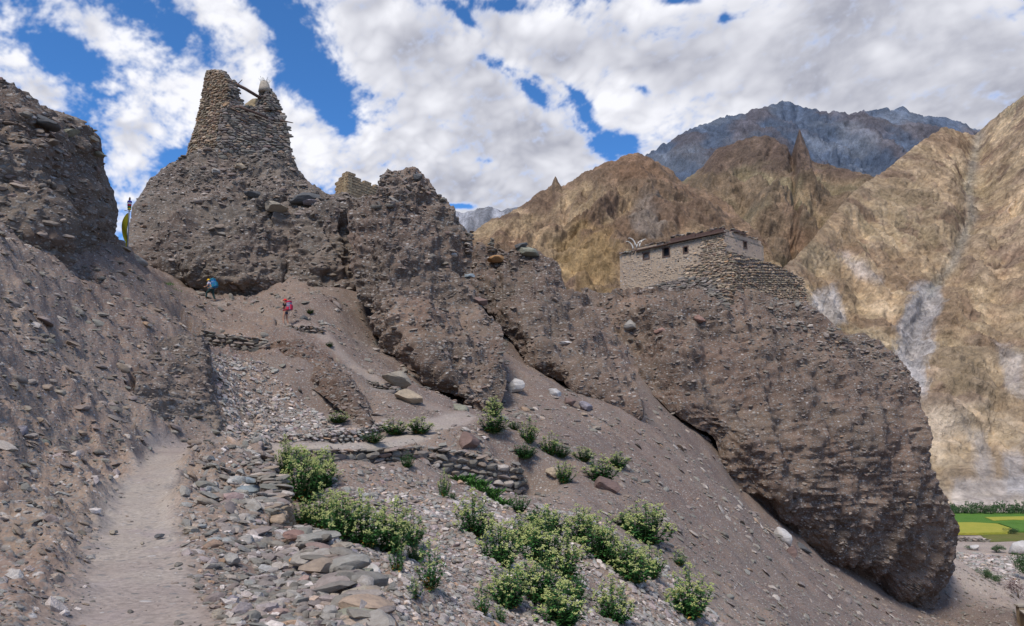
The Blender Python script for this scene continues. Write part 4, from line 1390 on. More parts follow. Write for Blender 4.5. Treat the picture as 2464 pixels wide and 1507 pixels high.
tube('lintel_beam', pix([575, 610, 645], [257, 270, 284], [67.3, 68.0, 68.8]), .14, .12, M['wood'], tower)
tube('stick_end', pix([676, 690, 705], [290, 293, 296], [69.8, 69.6, 69.4]), .10, .04, M['wood'], tower)
post = tube('brushwood_post', pix([637, 636.5, 636, 635.5], [222, 212, 203, 197], [69.9] * 4), .62, .34, M['coping'], tower, seg=10)
tw = []
for i in range(22):
    a = rng.uniform(0, 2 * math.pi)
    b0 = pix(636, 204, 69.9) + np.array([.25 * math.cos(a), .25 * math.sin(a), rng.uniform(-.3, .1)])
    tw.append((b0, b0 + np.array([.25 * math.cos(a) + rng.normal() * .1, .2 * math.sin(a), rng.uniform(.3, .75)])))
v, f = [], []
for a, b in tw:
    q, g = box_np((a + b) / 2, (.018, 0, 0), (0, .018, 0), (b - a) / 2)
    f.append(g + len(v) * 8)
    v.append(q)
tw_o = obj_np('twigs', np.concatenate(v), np.concatenate(f), M['horn'], post)
cl_rows = pix([660, 672, 690], [420, 430, 445], [66, 66, 66])

# the house on the cliff: corner, far left end and far right end in plan
HT = 22.2 + EYE
c0, cl_, cr_ = np.array([23.55, 82.0]), np.array([13.75, 92.3]), np.array([29.4, 87.2])
house = empty('mud_brick_house')
tag_thing(house, 'old flat-roofed stone and mud house with small windows on the cliff top', 'house')


def wall_face(a, b, z0, z1, holes, mat, parent, thick=.45, name='wall', top=None, res=.45):
    """upright wall from plan point a to b, seen from the outside, with window holes (s0, s1, z0, z1)"""
    a, b = np.asarray(a, float), np.asarray(b, float)
    L = np.linalg.norm(b - a)
    t = (b - a) / L
    n = np.array([t[1], -t[0]])
    if n @ (-a) < 0:
        n = -n
    ss = sorted(set([0, L] + [h for q in holes for h in q[:2]] + list(np.arange(res, L - .1, res))))
    zs = sorted(set([z0, z1] + [h for q in holes for h in q[2:]] + list(np.arange(z0 + res, z1 - .1, res))))
    V, Fc, key = [], [], {}

    def vid(s, z, dd):
        k = (round(s, 4), round(z, 4), dd)
        if k not in key:
            key[k] = len(V)
            p = a + t * s - n * (thick * dd)
            V.append((p[0], p[1], z))
        return key[k]
    ins = lambda s, z: any(h[0] < s < h[1] and h[2] < z < h[3] for h in holes)
    cells = {}
    for i in range(len(ss) - 1):
        for j in range(len(zs) - 1):
            cells[i, j] = not ins((ss[i] + ss[i + 1]) / 2, (zs[j] + zs[j + 1]) / 2)
    for (i, j), solid in cells.items():
        if not solid:
            continue
        s0, s1, y0, y1 = ss[i], ss[i + 1], zs[j], zs[j + 1]
        Fc.append((vid(s0, y0, 0), vid(s1, y0, 0), vid(s1, y1, 0), vid(s0, y1, 0)))
        Fc.append((vid(s0, y0, 1), vid(s0, y1, 1), vid(s1, y1, 1), vid(s1, y0, 1)))
        for di, dj, p, q in ((-1, 0, (s0, y0), (s0, y1)), (1, 0, (s1, y1), (s1, y0)), (0, -1, (s1, y0), (s0, y0)), (0, 1, (s0, y1), (s1, y1))):
            if not cells.get((i + di, j + dj), False):
                Fc.append((vid(*p, 0), vid(*p, 1), vid(*q, 1), vid(*q, 0)))
    V = np.array(V)
    me = mesh_np(name, V, np.array(Fc), M[mat])
    bm = bmesh.new()
    bm.from_mesh(me)
    bmesh.ops.recalc_face_normals(bm, faces=bm.faces)
    bm.to_mesh(me)
    bm.free()
    white_tone(me)
    o = link(bpy.data.objects.new(name, me), parent)
    u = np.linspace(0, L, 60)
    zz = np.linspace(z1, z0, 40)
    F = np.stack([a[0] + t[0] * u[None] + 0 * zz[:, None], a[1] + t[1] * u[None] + 0 * zz[:, None], zz[:, None] + 0 * u[None]], -1)
    N = np.broadcast_to(np.array([n[0], n[1], 0.0]), F.shape)
    return o, F, N, t, n, L


def on_wall(a, b, x, y):
    """where the view through frame point (x, y) meets the upright plane over a-b: (s, z)"""
    a, b = np.asarray(a, float), np.asarray(b, float)
    d = pix(x, y, 1.0) - np.array([0, 0, EYE])
    t = (b - a) / np.linalg.norm(b - a)
    A = np.array([[t[0], -d[0]], [t[1], -d[1]]])
    s, k = np.linalg.solve(A, -a)
    return s, EYE + k * d[2]


wins = [(1555, 617, 14, 16, 'greywood'), (1603, 608, 16, 23, 'wood'), (1650, 602, 10, 15, 'wood')]
holes = []
for (x, y, w_, h_, m_) in wins:
    s0, z = on_wall(cl_, c0, x - w_ / 2, y)
    s1, _ = on_wall(cl_, c0, x + w_ / 2, y)
    k = h_ * 88 / 1826 / 2
    holes.append((s0, s1, z - k, z + k))
small = []
for (x, y) in ((1632, 628), (1601, 660)):
    s0, z = on_wall(cl_, c0, x, y)
    small.append((s0 - .12, s0 + .12, z - .14, z + .14))
HB = HT - 5.8
wl, FL, NL, t1, n1_, L1 = wall_face(cl_, c0, HB, HT - .55, holes + small, 'mudwall', house)
s0, z = on_wall(c0, cr_, 1789, 588)
s1, _ = on_wall(c0, cr_, 1796, 588)
hr = [(s0, s1, z - .38, z + .38)]
wr, FR, NR, t2, n2_, L2 = wall_face(c0 + .45 * t1 * 0, cr_, HT - 3.4, HT - .15, hr, 'palewall', house)
cb = cl_ + (cr_ - c0)
wall_face(cb, cl_, HB, HT - .6, [], 'mudwall', house)
wall_face(cr_, cb, HB, HT - .6, [], 'mudwall', house)
roof_v = np.array([[*cl_, HT - .62], [*c0, HT - .62], [*cr_, HT - .62], [*cb, HT - .62]])
roof_v = np.concatenate([roof_v, roof_v - [0, 0, .2]])
roof = obj_np('roof', roof_v, [np.array([[0, 1, 2, 3], [7, 6, 5, 4], [0, 4, 5, 1], [1, 5, 6, 2], [2, 6, 7, 3], [3, 7, 4, 0]])], M['coping'], house)


def window(a, t, n, h, mat, board=False):
    t3, n3, up = np.array([*t, 0]), np.array([*n, 0]), np.array([0, 0, 1.0])
    s0, s1, z0, z1 = h
    b = .07
    parts = []
    cx = (s0 + s1) / 2
    base = np.array([*a, 0]) + t3 * cx
    w2 = (s1 - s0) / 2 + .05
    for (cs_, cz, hs, hz) in ((0, z1 + .0, w2 + .08, b), (0, z0 - .02, w2 + .05, b), (-w2 + .02, (z0 + z1) / 2, b * .8, (z1 - z0) / 2 - b - .01), (w2 - .02, (z0 + z1) / 2, b * .8, (z1 - z0) / 2 - b - .01)):
        parts.append(box_np(base + t3 * cs_ + up * cz + n3 * -.03, t3 * hs, n3 * .09, up * hz))
    v = np.concatenate([p[0] for p in parts])
    f = np.concatenate([p[1] + 8 * i for i, p in enumerate(parts)])
    o = obj_np('window', v, f, M['wood'], house)
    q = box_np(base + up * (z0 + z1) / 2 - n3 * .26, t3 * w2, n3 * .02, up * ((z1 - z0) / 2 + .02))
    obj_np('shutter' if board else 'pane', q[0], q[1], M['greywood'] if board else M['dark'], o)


for i, h in enumerate(holes):
    window(cl_, t1, n1_, h, 'wood', i == 0)
window(c0, t2, n2_, hr[0], 'wood')
# masonry of the long wall: bare stones below and at the corner, mud-smeared stones above
lay_courses(FL, NL, house, .24, .45, 'plaster', 150, proud=-.045, keep=lambda px, py, P: .62 * (~np.any([inpoly(px, py, [(x - w_, y - h_), (x + w_, y - h_), (x + w_, y + h_), (x - w_, y + h_)]) for (x, y, w_, h_, _) in wins], 0)), depth=.10, jitter=.15)
lay_courses(FL[:, 42:], NL[:, 42:], house, .22, .48, 'tan', 80, proud=.0, keep=lambda px, py, P: .9 * (px > 1690) + .25, depth=.12)
lay_courses(FR, NR, house, .30, .62, 'plaster', 60, proud=-.085, keep=lambda px, py, P: .75 * ~((np.abs(px - 1792.5) < 8) & (np.abs(py - 588) < 13)), depth=.10, jitter=.05)
# roof edge: brushwood band, mud parapet blocks with slabs on top
up = np.array([0, 0, 1.0])


def along(a, t, s, z, n, off=0.0):
    return np.array([*(np.asarray(a) + t * s + n * off), z])


T1, N1 = np.array([*t1, 0]), np.array([*n1_, 0])
T2, N2 = np.array([*t2, 0]), np.array([*n2_, 0])
for (sa, sb, zz, hh, nm, mt_) in ((2.2, 6.9, HT - .49, .06, 'roof_edge', 'wood'), (7.0, L1 + .1, HT - .42, .07, 'roof_edge', 'wood')):
    box(nm, along(cl_, t1, (sa + sb) / 2, zz, n1_, .05), T1 * (sb - sa) / 2, N1 * .35, up * hh, M[mt_], house)
for (sa, sb, z0, hh, mt_) in ((2.4, 6.2, HT - .42, .26, 'mudwall'), (7.2, 10.6, HT - .34, .52, 'brush'), (10.65, L1, HT - .34, .40, 'brush')):
    s_ = sa
    while s_ < sb - .1:
        l_ = min(rng.uniform(.5, 1.5), sb - s_)
        h_ = hh * rng.uniform(.86, 1.06)
        box('parapet_block', along(cl_, t1, s_ + l_ / 2, z0 + h_ / 2, n1_, -.12 + rng.uniform(-.03, .03)), T1 * (l_ / 2 - .004), N1 * .24, up * h_ / 2, M[mt_], house)
        s_ += l_
for o in [q for q in bpy.data.objects if q.name.startswith('parapet_block')]:
    white_tone(o.data)
Ps = []
for (sa, sb, zt, n) in ((2.3, 6.4, HT - .08, 14), (7.1, 10.7, HT + .31, 16), (10.6, L1, HT + .15, 16), (-.1, 2.3, HT - .42, 26), (6.2, 7.2, HT - .3, 6)):
    for _ in range(n):
        Ps.append(along(cl_, t1, rng.uniform(sa, sb), zt + rng.uniform(-.02, .10), n1_, rng.uniform(-.35, .1)))
for (sa, sb, zt, n) in ((0, L2, HT - .12, 26), (1.8, 4.4, HT + .25, 14)):
    for _ in range(n):
        Ps.append(along(c0, t2, rng.uniform(sa, sb), zt + rng.uniform(-.02, .1), n2_, rng.uniform(-.35, .08)))
Ps = np.array(Ps)
ss_ = rng.uniform(.16, .36, len(Ps))
place_stones(house, Ps, basis(np.array([0, 0, 1.0]) + .12 * rng.normal(size=Ps.shape)), ss_[:, None] * np.array([1.2, 1, .6]), 'wall', 60, 'roof_stone', 'roof_rubble')
box('roof_edge', along(c0, t2, 3.1, HT + .0, n2_, .0), T2 * 1.35, N2 * .3, up * .05, M['wood'], house)
for k in range(5):
    b_ = box('parapet_block', along(c0, t2, 2.05 + k * .52, HT + .16, n2_, -.1), T2 * .25, N2 * .2, up * .1, M['brush'], house)
    white_tone(b_.data)
tube('chimney', [along(cl_, t1, .55, HT - .6, n1_, -.3), along(cl_, t1, .55, HT + .1, n1_, -.3)], .26, .22, M['tanwall'], house, seg=4)

# bleached horns on the left corner of the roof
horns = empty('animal_horns')
tag_thing(horns, 'bleached curved animal horns standing on the left end of the house roof', 'horns')
hb = along(cl_, t1, 2.0, HT - .35, n1_, -.15)
for k, (dx, sg) in enumerate(((-.35, -1), (.05, 1), (.4, 1), (-.1, -1))):
    th = np.linspace(0, 2.5, 9)
    pts = [hb + np.array([dx + sg * .55 * (1 - math.cos(q)) * .9, -.1 * k, .15 + 1.0 * math.sin(q * .75) + .12 * k]) for q in th]
    tube('horn', pts, .10, .03, M['horn'], horns, seg=6)

# masonry terrace under the house
terrace = empty('stone_terrace')
tag_thing(terrace, 'high rubble masonry terrace carrying the house on the cliff top', 'terrace wall')
pl = piece([(607, 1742, 83.2, 1759, 81.6, 1768, 82.4), (640, 1652, 85.5, 1760, 81.0, 1874, 88.6), (668, 1636, 84.8, 1759, 80.5, 1930, 92), (700, 1560, 84.5, 1758, 80.0, 1937, 92), (722, 1500, 84, 1757, 79.6, 1941, 91.5),
            (750, 1470, 83, 1750, 79, 1950, 91), (790, 1455, 82, 1745, 78.2, 1990, 91)], terrace, ns=110, ny=90, back=3, amp=.18, ledge=.1, seed=31, name='terrace_wall')
lay_courses(pl.F[:, :60], pl.N[:, :60], terrace, .25, .5, 'tan', 110, proud=.03)
lay_courses(pl.F[:, 56:], pl.N[:, 56:], terrace, .25, .5, 'tan', 110, proud=.03)
lt = piece([(672, 1632, 83.4, 1668, 82.6, 1700, 82), (690, 1560, 84, 1650, 82, 1720, 80.6), (712, 1502, 84, 1640, 80.6, 1740, 79.3), (740, 1470, 83, 1640, 79.2, 1752, 78.4), (775, 1450, 82, 1640, 77.6, 1756, 77.6)], terrace, ns=90, ny=50, back=2, amp=.18, ledge=.12, seed=32, name='terrace_wall')
lay_courses(lt.F, lt.N, terrace, .23, .62, 'wall', 80, proud=.05)
ruin = empty('ruined_wall')
tag_thing(ruin, 'low broken stone wall with a narrow wooden door frame, left of the house', 'stone wall')
rw = piece([(706, 1392, 88, 1440, 86.6, 1500, 86), (722, 1388, 87.5, 1440, 86.2, 1505, 85.4), (760, 1400, 86.5, 1450, 84.6, 1505, 83.6)], ruin, ns=50, ny=30, back=1, amp=.12, seed=33, name='wall')
lay_courses(rw.F, rw.N, ruin, .24, .5, 'wall', 60, proud=.04, keep=lambda px, py, P: 1.0 * ~((np.abs(px - 1458) < 6) & (py > 718)))
dp = pix(1458, 738, 84.3)
fr = [box_np(dp + [sx, 0, 0], (.07, 0, 0), (0, .12, 0), (0, 0, .7)) for sx in (-.26, .26)] + [box_np(dp + [0, 0, .77], (.36, 0, 0), (0, .13, 0), (0, 0, .06))]
dfo = obj_np('door_frame', np.concatenate([q[0] for q in fr]), np.concatenate([q[1] + 8 * i for i, q in enumerate(fr)]), M['greywood'], ruin)
box('door', dp + [0, .06, 0], (.185, 0, 0), (0, .03, 0), (0, 0, .69), M['wood'], dfo)

# mud brick wall between the hill and the fin
brickwall = empty('mud_brick_wall')
tag_thing(brickwall, 'tan mud brick wall remnant standing between the tower hill and the big fin', 'brick wall')
b0, bl, br = np.array([-16.7, 74.0]), np.array([-18.35, 75.95]), np.array([-13.4, 78.9])
bz0, bz1 = 22.6 + EYE, 25.75 + EYE
bme = []
for i in range(5):
    v, f = box_np((0, 0, 0), (.5, 0, 0), (0, .5, 0), (0, 0, .5))
    v = v + .045 * rng.normal(size=v.shape)
    me = mesh_np('brick', v, f, M['brick'])
    bme.append(me)
RH, BL = .285, .52
for (a, b) in ((b0, br), (b0, bl)):
    L = np.linalg.norm(b - a)
    t = (b - a) / L
    n = np.array([t[1], -t[0]])
    if n @ (-a) < 0: n = -n
    o, F, N, *_ = wall_face(a - n * .09, b - n * .09, bz0, bz1 - .25, [], 'tanplaster', brickwall, thick=.4, name='wall_core')
    for r in range(12):
        z = bz0 + (r + .5) * RH
        s = (0 if r % 2 else -.26) + BL / 2
        while s < L:
            k = s / L
            top = bz1 + .55 * math.exp(-((s - .3) / .7) ** 2) - .25 * k + .14 * math.sin(s * 5)
            if z < top and s - BL / 2 > -.3:
                bo = bpy.data.objects.new('brick', random.choice(bme))
                p = a + t * max(s, .2) - n * .12
                bo.location = (p[0], p[1], z + random.uniform(-.01, .01))
                bo.rotation_euler = (0, 0, math.atan2(t[1], t[0]) + random.uniform(-.03, .03))
                bo.scale = (BL - .035, .42, RH - .035)
                link(bo, brickwall)
            s += BL


# ------------------------------------------------------------------ dry stone walls
def drystone(label, top, heights, row=.17, length=.34, batter=.18, thick=.32, proto='wall', n_ind=120, cat='stone wall', side=None, deep=.14, drop=.0):
    """top: frame points (x, y, d) of the upper outer edge"""
    w_ = empty('dry_stone_wall')
    tag_thing(w_, label, cat)
    T = pix(*np.array(top, float).T)
    T[:, 2] -= drop
    seg = np.concatenate([[0], np.cumsum(np.linalg.norm(np.diff(T[:, :2], axis=0), axis=1))])
    n = max(12, int(seg[-1] / .2))
    s = np.linspace(0, seg[-1], n)
    P = np.stack([np.interp(s, seg, T[:, k]) for k in range(3)], 1)
    H = np.interp(s, seg, heights)
    t = np.gradient(P[:, :2], axis=0)
    t /= np.linalg.norm(t, axis=1)[:, None]
    nn = np.stack([t[:, 1], -t[:, 0]], 1)
    sg = np.sign((nn * (np.zeros(2) - P[:, :2])).sum()) if side is None else side
    nn = nn * sg
    ny = 14
    F = np.zeros((ny, n, 3))
    for j in range(ny):
        k = j / (ny - 1)
        F[j] = P
        F[j, :, 2] -= (H + .35) * k
        F[j, :, :2] += nn * (batter * H * k)[:, None]
    N = np.broadcast_to(np.concatenate([nn, np.full((n, 1), .1)], 1)[None], F.shape)
    B = F.copy()
    B[..., :2] -= nn[None] * thick
    In = F.copy()
    In[..., :2] -= nn[None] * .05
    In[0, :, 2] -= .13
    B[0, :, 2] -= .16
    v = np.concatenate([In.reshape(-1, 3), B.reshape(-1, 3)])
    f1 = grid_faces(ny, n)
    a = np.arange(ny * n).reshape(ny, n)
    caps = [np.stack([l[:-1], l[1:], l[1:] + ny * n, l[:-1] + ny * n], -1) for l in (a[0], a[-1], a[:, 0], a[:, -1])]
    me = mesh_np('wall_core', v, np.concatenate([f1, f1[:, ::-1] + ny * n] + caps), M['shaded_mortar'], True)
    white_tone(me)
    link(bpy.data.objects.new('wall_core', me), w_)
    lay_courses(F, N, w_, row, length, proto, n_ind, proud=.03, depth=deep, jitter=.4)
    # coping stones along the top
    m = int(seg[-1] / (length * .62)) * 2
    ss = rng.uniform(0, seg[-1], m)
    C = np.stack([np.interp(ss, seg, T[:, k]) for k in range(3)], 1)
    ni = np.stack([np.interp(ss, s, nn[:, k]) for k in range(2)], 1)
    C[:, :2] -= ni * rng.uniform(-.05, .4, m)[:, None]
    C[:, 2] += rng.uniform(.0, .07, m)
    sz = length * rng.uniform(.32, .68, m)
    place_stones(w_, C, basis(np.array([0, 0, 1.0]) + .14 * rng.normal(size=(m, 3))), sz[:, None] * np.array([1.15, 1, .8]), 'slab' if proto != 'gravel' else 'gravel', 60)
    return w_


drystone('dry stone retaining wall holding up the near trail, above the flowering shrubs', *WALL_LINES['near'][:2], row=.15, length=.36, n_ind=260, side=-1, proto='tan', drop=-.03)
drystone('stacked flat stones edging the near trail above the drop, by the big boulders', *WALL_LINES['edge'][:2], row=.14, length=.42, n_ind=120, side=-1, proto='round', drop=-.05, cat='stone edging')
drystone('dry stone wall below the lower trail, tallest at its right end by the boulder', *WALL_LINES['lower'][:2], row=.19, length=.42, n_ind=260, drop=-.03)
drystone('low dry stone kerb wall along the uphill side of the lower trail', *WALL_LINES['kerb'][:2], row=.13, length=.24, n_ind=150, proto='gravel')
drystone('dry stone wall built across the gully below the upper trail', *WALL_LINES['gully'][:2], row=.2, length=.42, n_ind=200)
drystone('low dry stone wall edging the upper trail at the feet of the hiker in red', *WALL_LINES['upper'][:2], row=.16, length=.32, n_ind=90)
drystone('short wall of pale flat stones at the bend of the lower trail', [(1140, 1004, 35.6), (1152, 1016, 34.8), (1150, 1036, 33.6), (1168, 1056, 32.8)], [.7, .8, .8, .6], row=.14, length=.45, n_ind=90, proto='gravel', side=-1)
drystone('grey field wall beyond the river bed, below the yellow field', [(2285, 1292, 143), (2340, 1294, 143), (2382, 1300, 142)], [1.4, 1.4, 1.0], row=.32, length=.7, n_ind=60, deep=.25)
drystone('small stone support under the two big boulders by the trail', [(845, 905, 39.8), (880, 918, 39.4), (930, 930, 39.0), (965, 938, 38.6)], [.35, .4, .4, .3], row=.13, length=.3, n_ind=60)

# ------------------------------------------------------------------ flowering shrubs
def leaf_mat(name, c1, c2, rough=.7):
    m, t, bs = new_mat(name, rough)
    tc = t.n('ShaderNodeTexCoord')
    n = t.noise(tc.outputs['Object'], 3.0, 3, .6)
    n2 = t.noise(tc.outputs['Object'], 23.0, 2, .6)
    c = t.mixc(t.smooth(t.math('ADD', t.math('MULTIPLY', n, .5), t.math('MULTIPLY', n2, .5)), .35, .65), c1, c2)
    t.t.links.new(c, bs.inputs['Base Color'])
    return m


M['leaf'] = leaf_mat('shrub_leaf', (.03, .10, .024), (.06, .165, .04))
M['flower'] = leaf_mat('cream_flower', (.32, .38, .11), (.50, .51, .21))
M['dry'] = leaf_mat('dry_leaf', (.42, .22, .05), (.5, .32, .08))
M['stem'] = plain('green_stem', (.10, .12, .05), .8)
M['frond'] = leaf_mat('bright_frond', (.04, .11, .02), (.07, .16, .03))
M['treeleaf'] = leaf_mat('tree_leaf', (.045, .09, .035), (.075, .13, .05))
M['bark'] = plain('tree_bark', (.13, .10, .075), .9, .3, 8, .4)
M['twig'] = plain('dry_twig', (.17, .12, .115), .9, .3, 8)


def shrub_meshes(seed, nst=20, flowers=1.0, spread=.55, dry=.25):
    r = np.random.default_rng(seed)
    LV, LF, FV, FF, SV, SF, DV, DF = [], [], [], [], [], [], [], []
    octv = np.array([[1, 0, 0], [-1, 0, 0], [0, 1, 0], [0, -1, 0], [0, 0, 1], [0, 0, -1]], float)
    octf = np.array([[0, 2, 4], [2, 1, 4], [1, 3, 4], [3, 0, 4], [2, 0, 5], [1, 2, 5], [3, 1, 5], [0, 3, 5]])
    for s in range(nst):
        a = 2.399 * s + r.uniform(-.4, .4)
        out = spread * math.sqrt((s + .5) / nst) * r.uniform(.85, 1.15)
        h = (1.0 - .52 * (out / spread) ** 2) * r.uniform(.62, 1.15)
        tip = np.array([math.cos(a) * out, math.sin(a) * out, h])
        b = np.array([math.cos(a) * out * .15, math.sin(a) * out * .15, -.05])
        c = np.array([math.cos(a) * out * .75, math.sin(a) * out * .75, h * .45])
        tt = np.linspace(0, 1, 5)[:, None]
        pts = b * (1 - tt) ** 2 + 2 * c * tt * (1 - tt) + tip * tt ** 2
        for i in range(4):
            w0 = .010 * (1 - .15 * i)
            k = len(SV)
            d = np.array([-math.sin(a), math.cos(a), 0]) * w0
            e = np.array([math.cos(a), math.sin(a), 0]) * w0
            SV += [pts[i] - d, pts[i] + d, pts[i] + e, pts[i + 1] - d, pts[i + 1] + d, pts[i + 1] + e]
            SF += [(k, k + 1, k + 4, k + 3), (k + 1, k + 2, k + 5, k + 4), (k + 2, k, k + 3, k + 5)]
        nl = 46
        for i in range(nl):
            u = r.uniform(.12, .97)
            p = b * (1 - u) ** 2 + 2 * c * u * (1 - u) + tip * u ** 2
            la = r.uniform(0, 6.283)
            up_ = r.uniform(-.15, .8)
            d = np.array([math.cos(la), math.sin(la), up_])
            d /= np.linalg.norm(d)
            L = r.uniform(.09, .17) * (1.15 - .5 * u)
            w_ = np.cross(d, [0, 0, 1.0])
            w_ = w_ / (np.linalg.norm(w_) + 1e-9) * L * .26
            nrm = np.cross(w_, d)
            nrm = nrm / np.linalg.norm(nrm) * L * .06
            isdry = u < .34 and r.random() < dry
            V, Fc = (DV, DF) if isdry else (LV, LF)
            k = len(V)
            V += [p, p + d * L * .5 + w_ + nrm, p + d * L + np.array([0, 0, -L * .15]), p + d * L * .5 - w_ + nrm, p + d * L * .5]
            Fc += [(k, k + 1, k + 4), (k + 1, k + 2, k + 4), (k + 2, k + 3, k + 4), (k + 3, k, k + 4)]
        nf = int(r.integers(3, 7) * flowers)
        for i in range(nf):
            u = r.uniform(.84, 1.0)
            p = b * (1 - u) ** 2 + 2 * c * u * (1 - u) + tip * u ** 2
            p = p + np.array([r.normal() * .055, r.normal() * .055, r.uniform(.0, .09)])
            for q in range(6):
                o = r.normal(size=3) * np.array([.022, .022, .014])
                k = len(FV)
                FV += list(p + o + octv * r.uniform(.011, .018))
                FF += [tuple(x + k) for x in octf]
    key = 'shrub'
    mk = lambda nm, v, f, m: mesh_np(nm, np.array(v), np.array(f), M[m]) if len(v) else None
    return mk('leaves', LV, LF, 'leaf'), mk('flowers', FV, FF, 'flower'), mk('stems', SV, SF, 'stem'), mk('dry_leaves', DV, DF, 'dry')


SHRUB = {'full': [shrub_meshes(50 + i, 34, 1.0) for i in range(3)], 'green': [shrub_meshes(70 + i, 28, .12, .6, .1) for i in range(2)], 'mixed': [shrub_meshes(90 + i, 28, .5) for i in range(2)],
         'loose': [shrub_meshes(110 + i, 11, .7, .45, .4) for i in range(2)]}


def shrub(x, y, wpx, hpx, kind, label, d=None, group='flowering shrubs on the scree', cat='shrub', mat_swap=None):
    if d is None:
        P, ok = hit_ground([x], [y])
        p = P[0]
    else:
        p = pix(x, y, d)
        p[2] = gz(p[0], p[1])
    dist = p[1]
    o = empty('flowering_shrub' if kind != 'green' else 'green_shrub', (p[0], p[1], p[2] - .02), random.uniform(0, 6.28))
    wv, hv = wpx * dist / FPX, hpx * dist / FPX
    o.scale = (wv / 1.25, wv / 1.25, hv / 1.02)
    tag_thing(o, label, cat, group)
    for me in random.choice(SHRUB[kind]):
        if me is not None:
            q = link(bpy.data.objects.new(me.name.split('.')[0], me), o)
            q['kind'] = 'stuff'
    return o


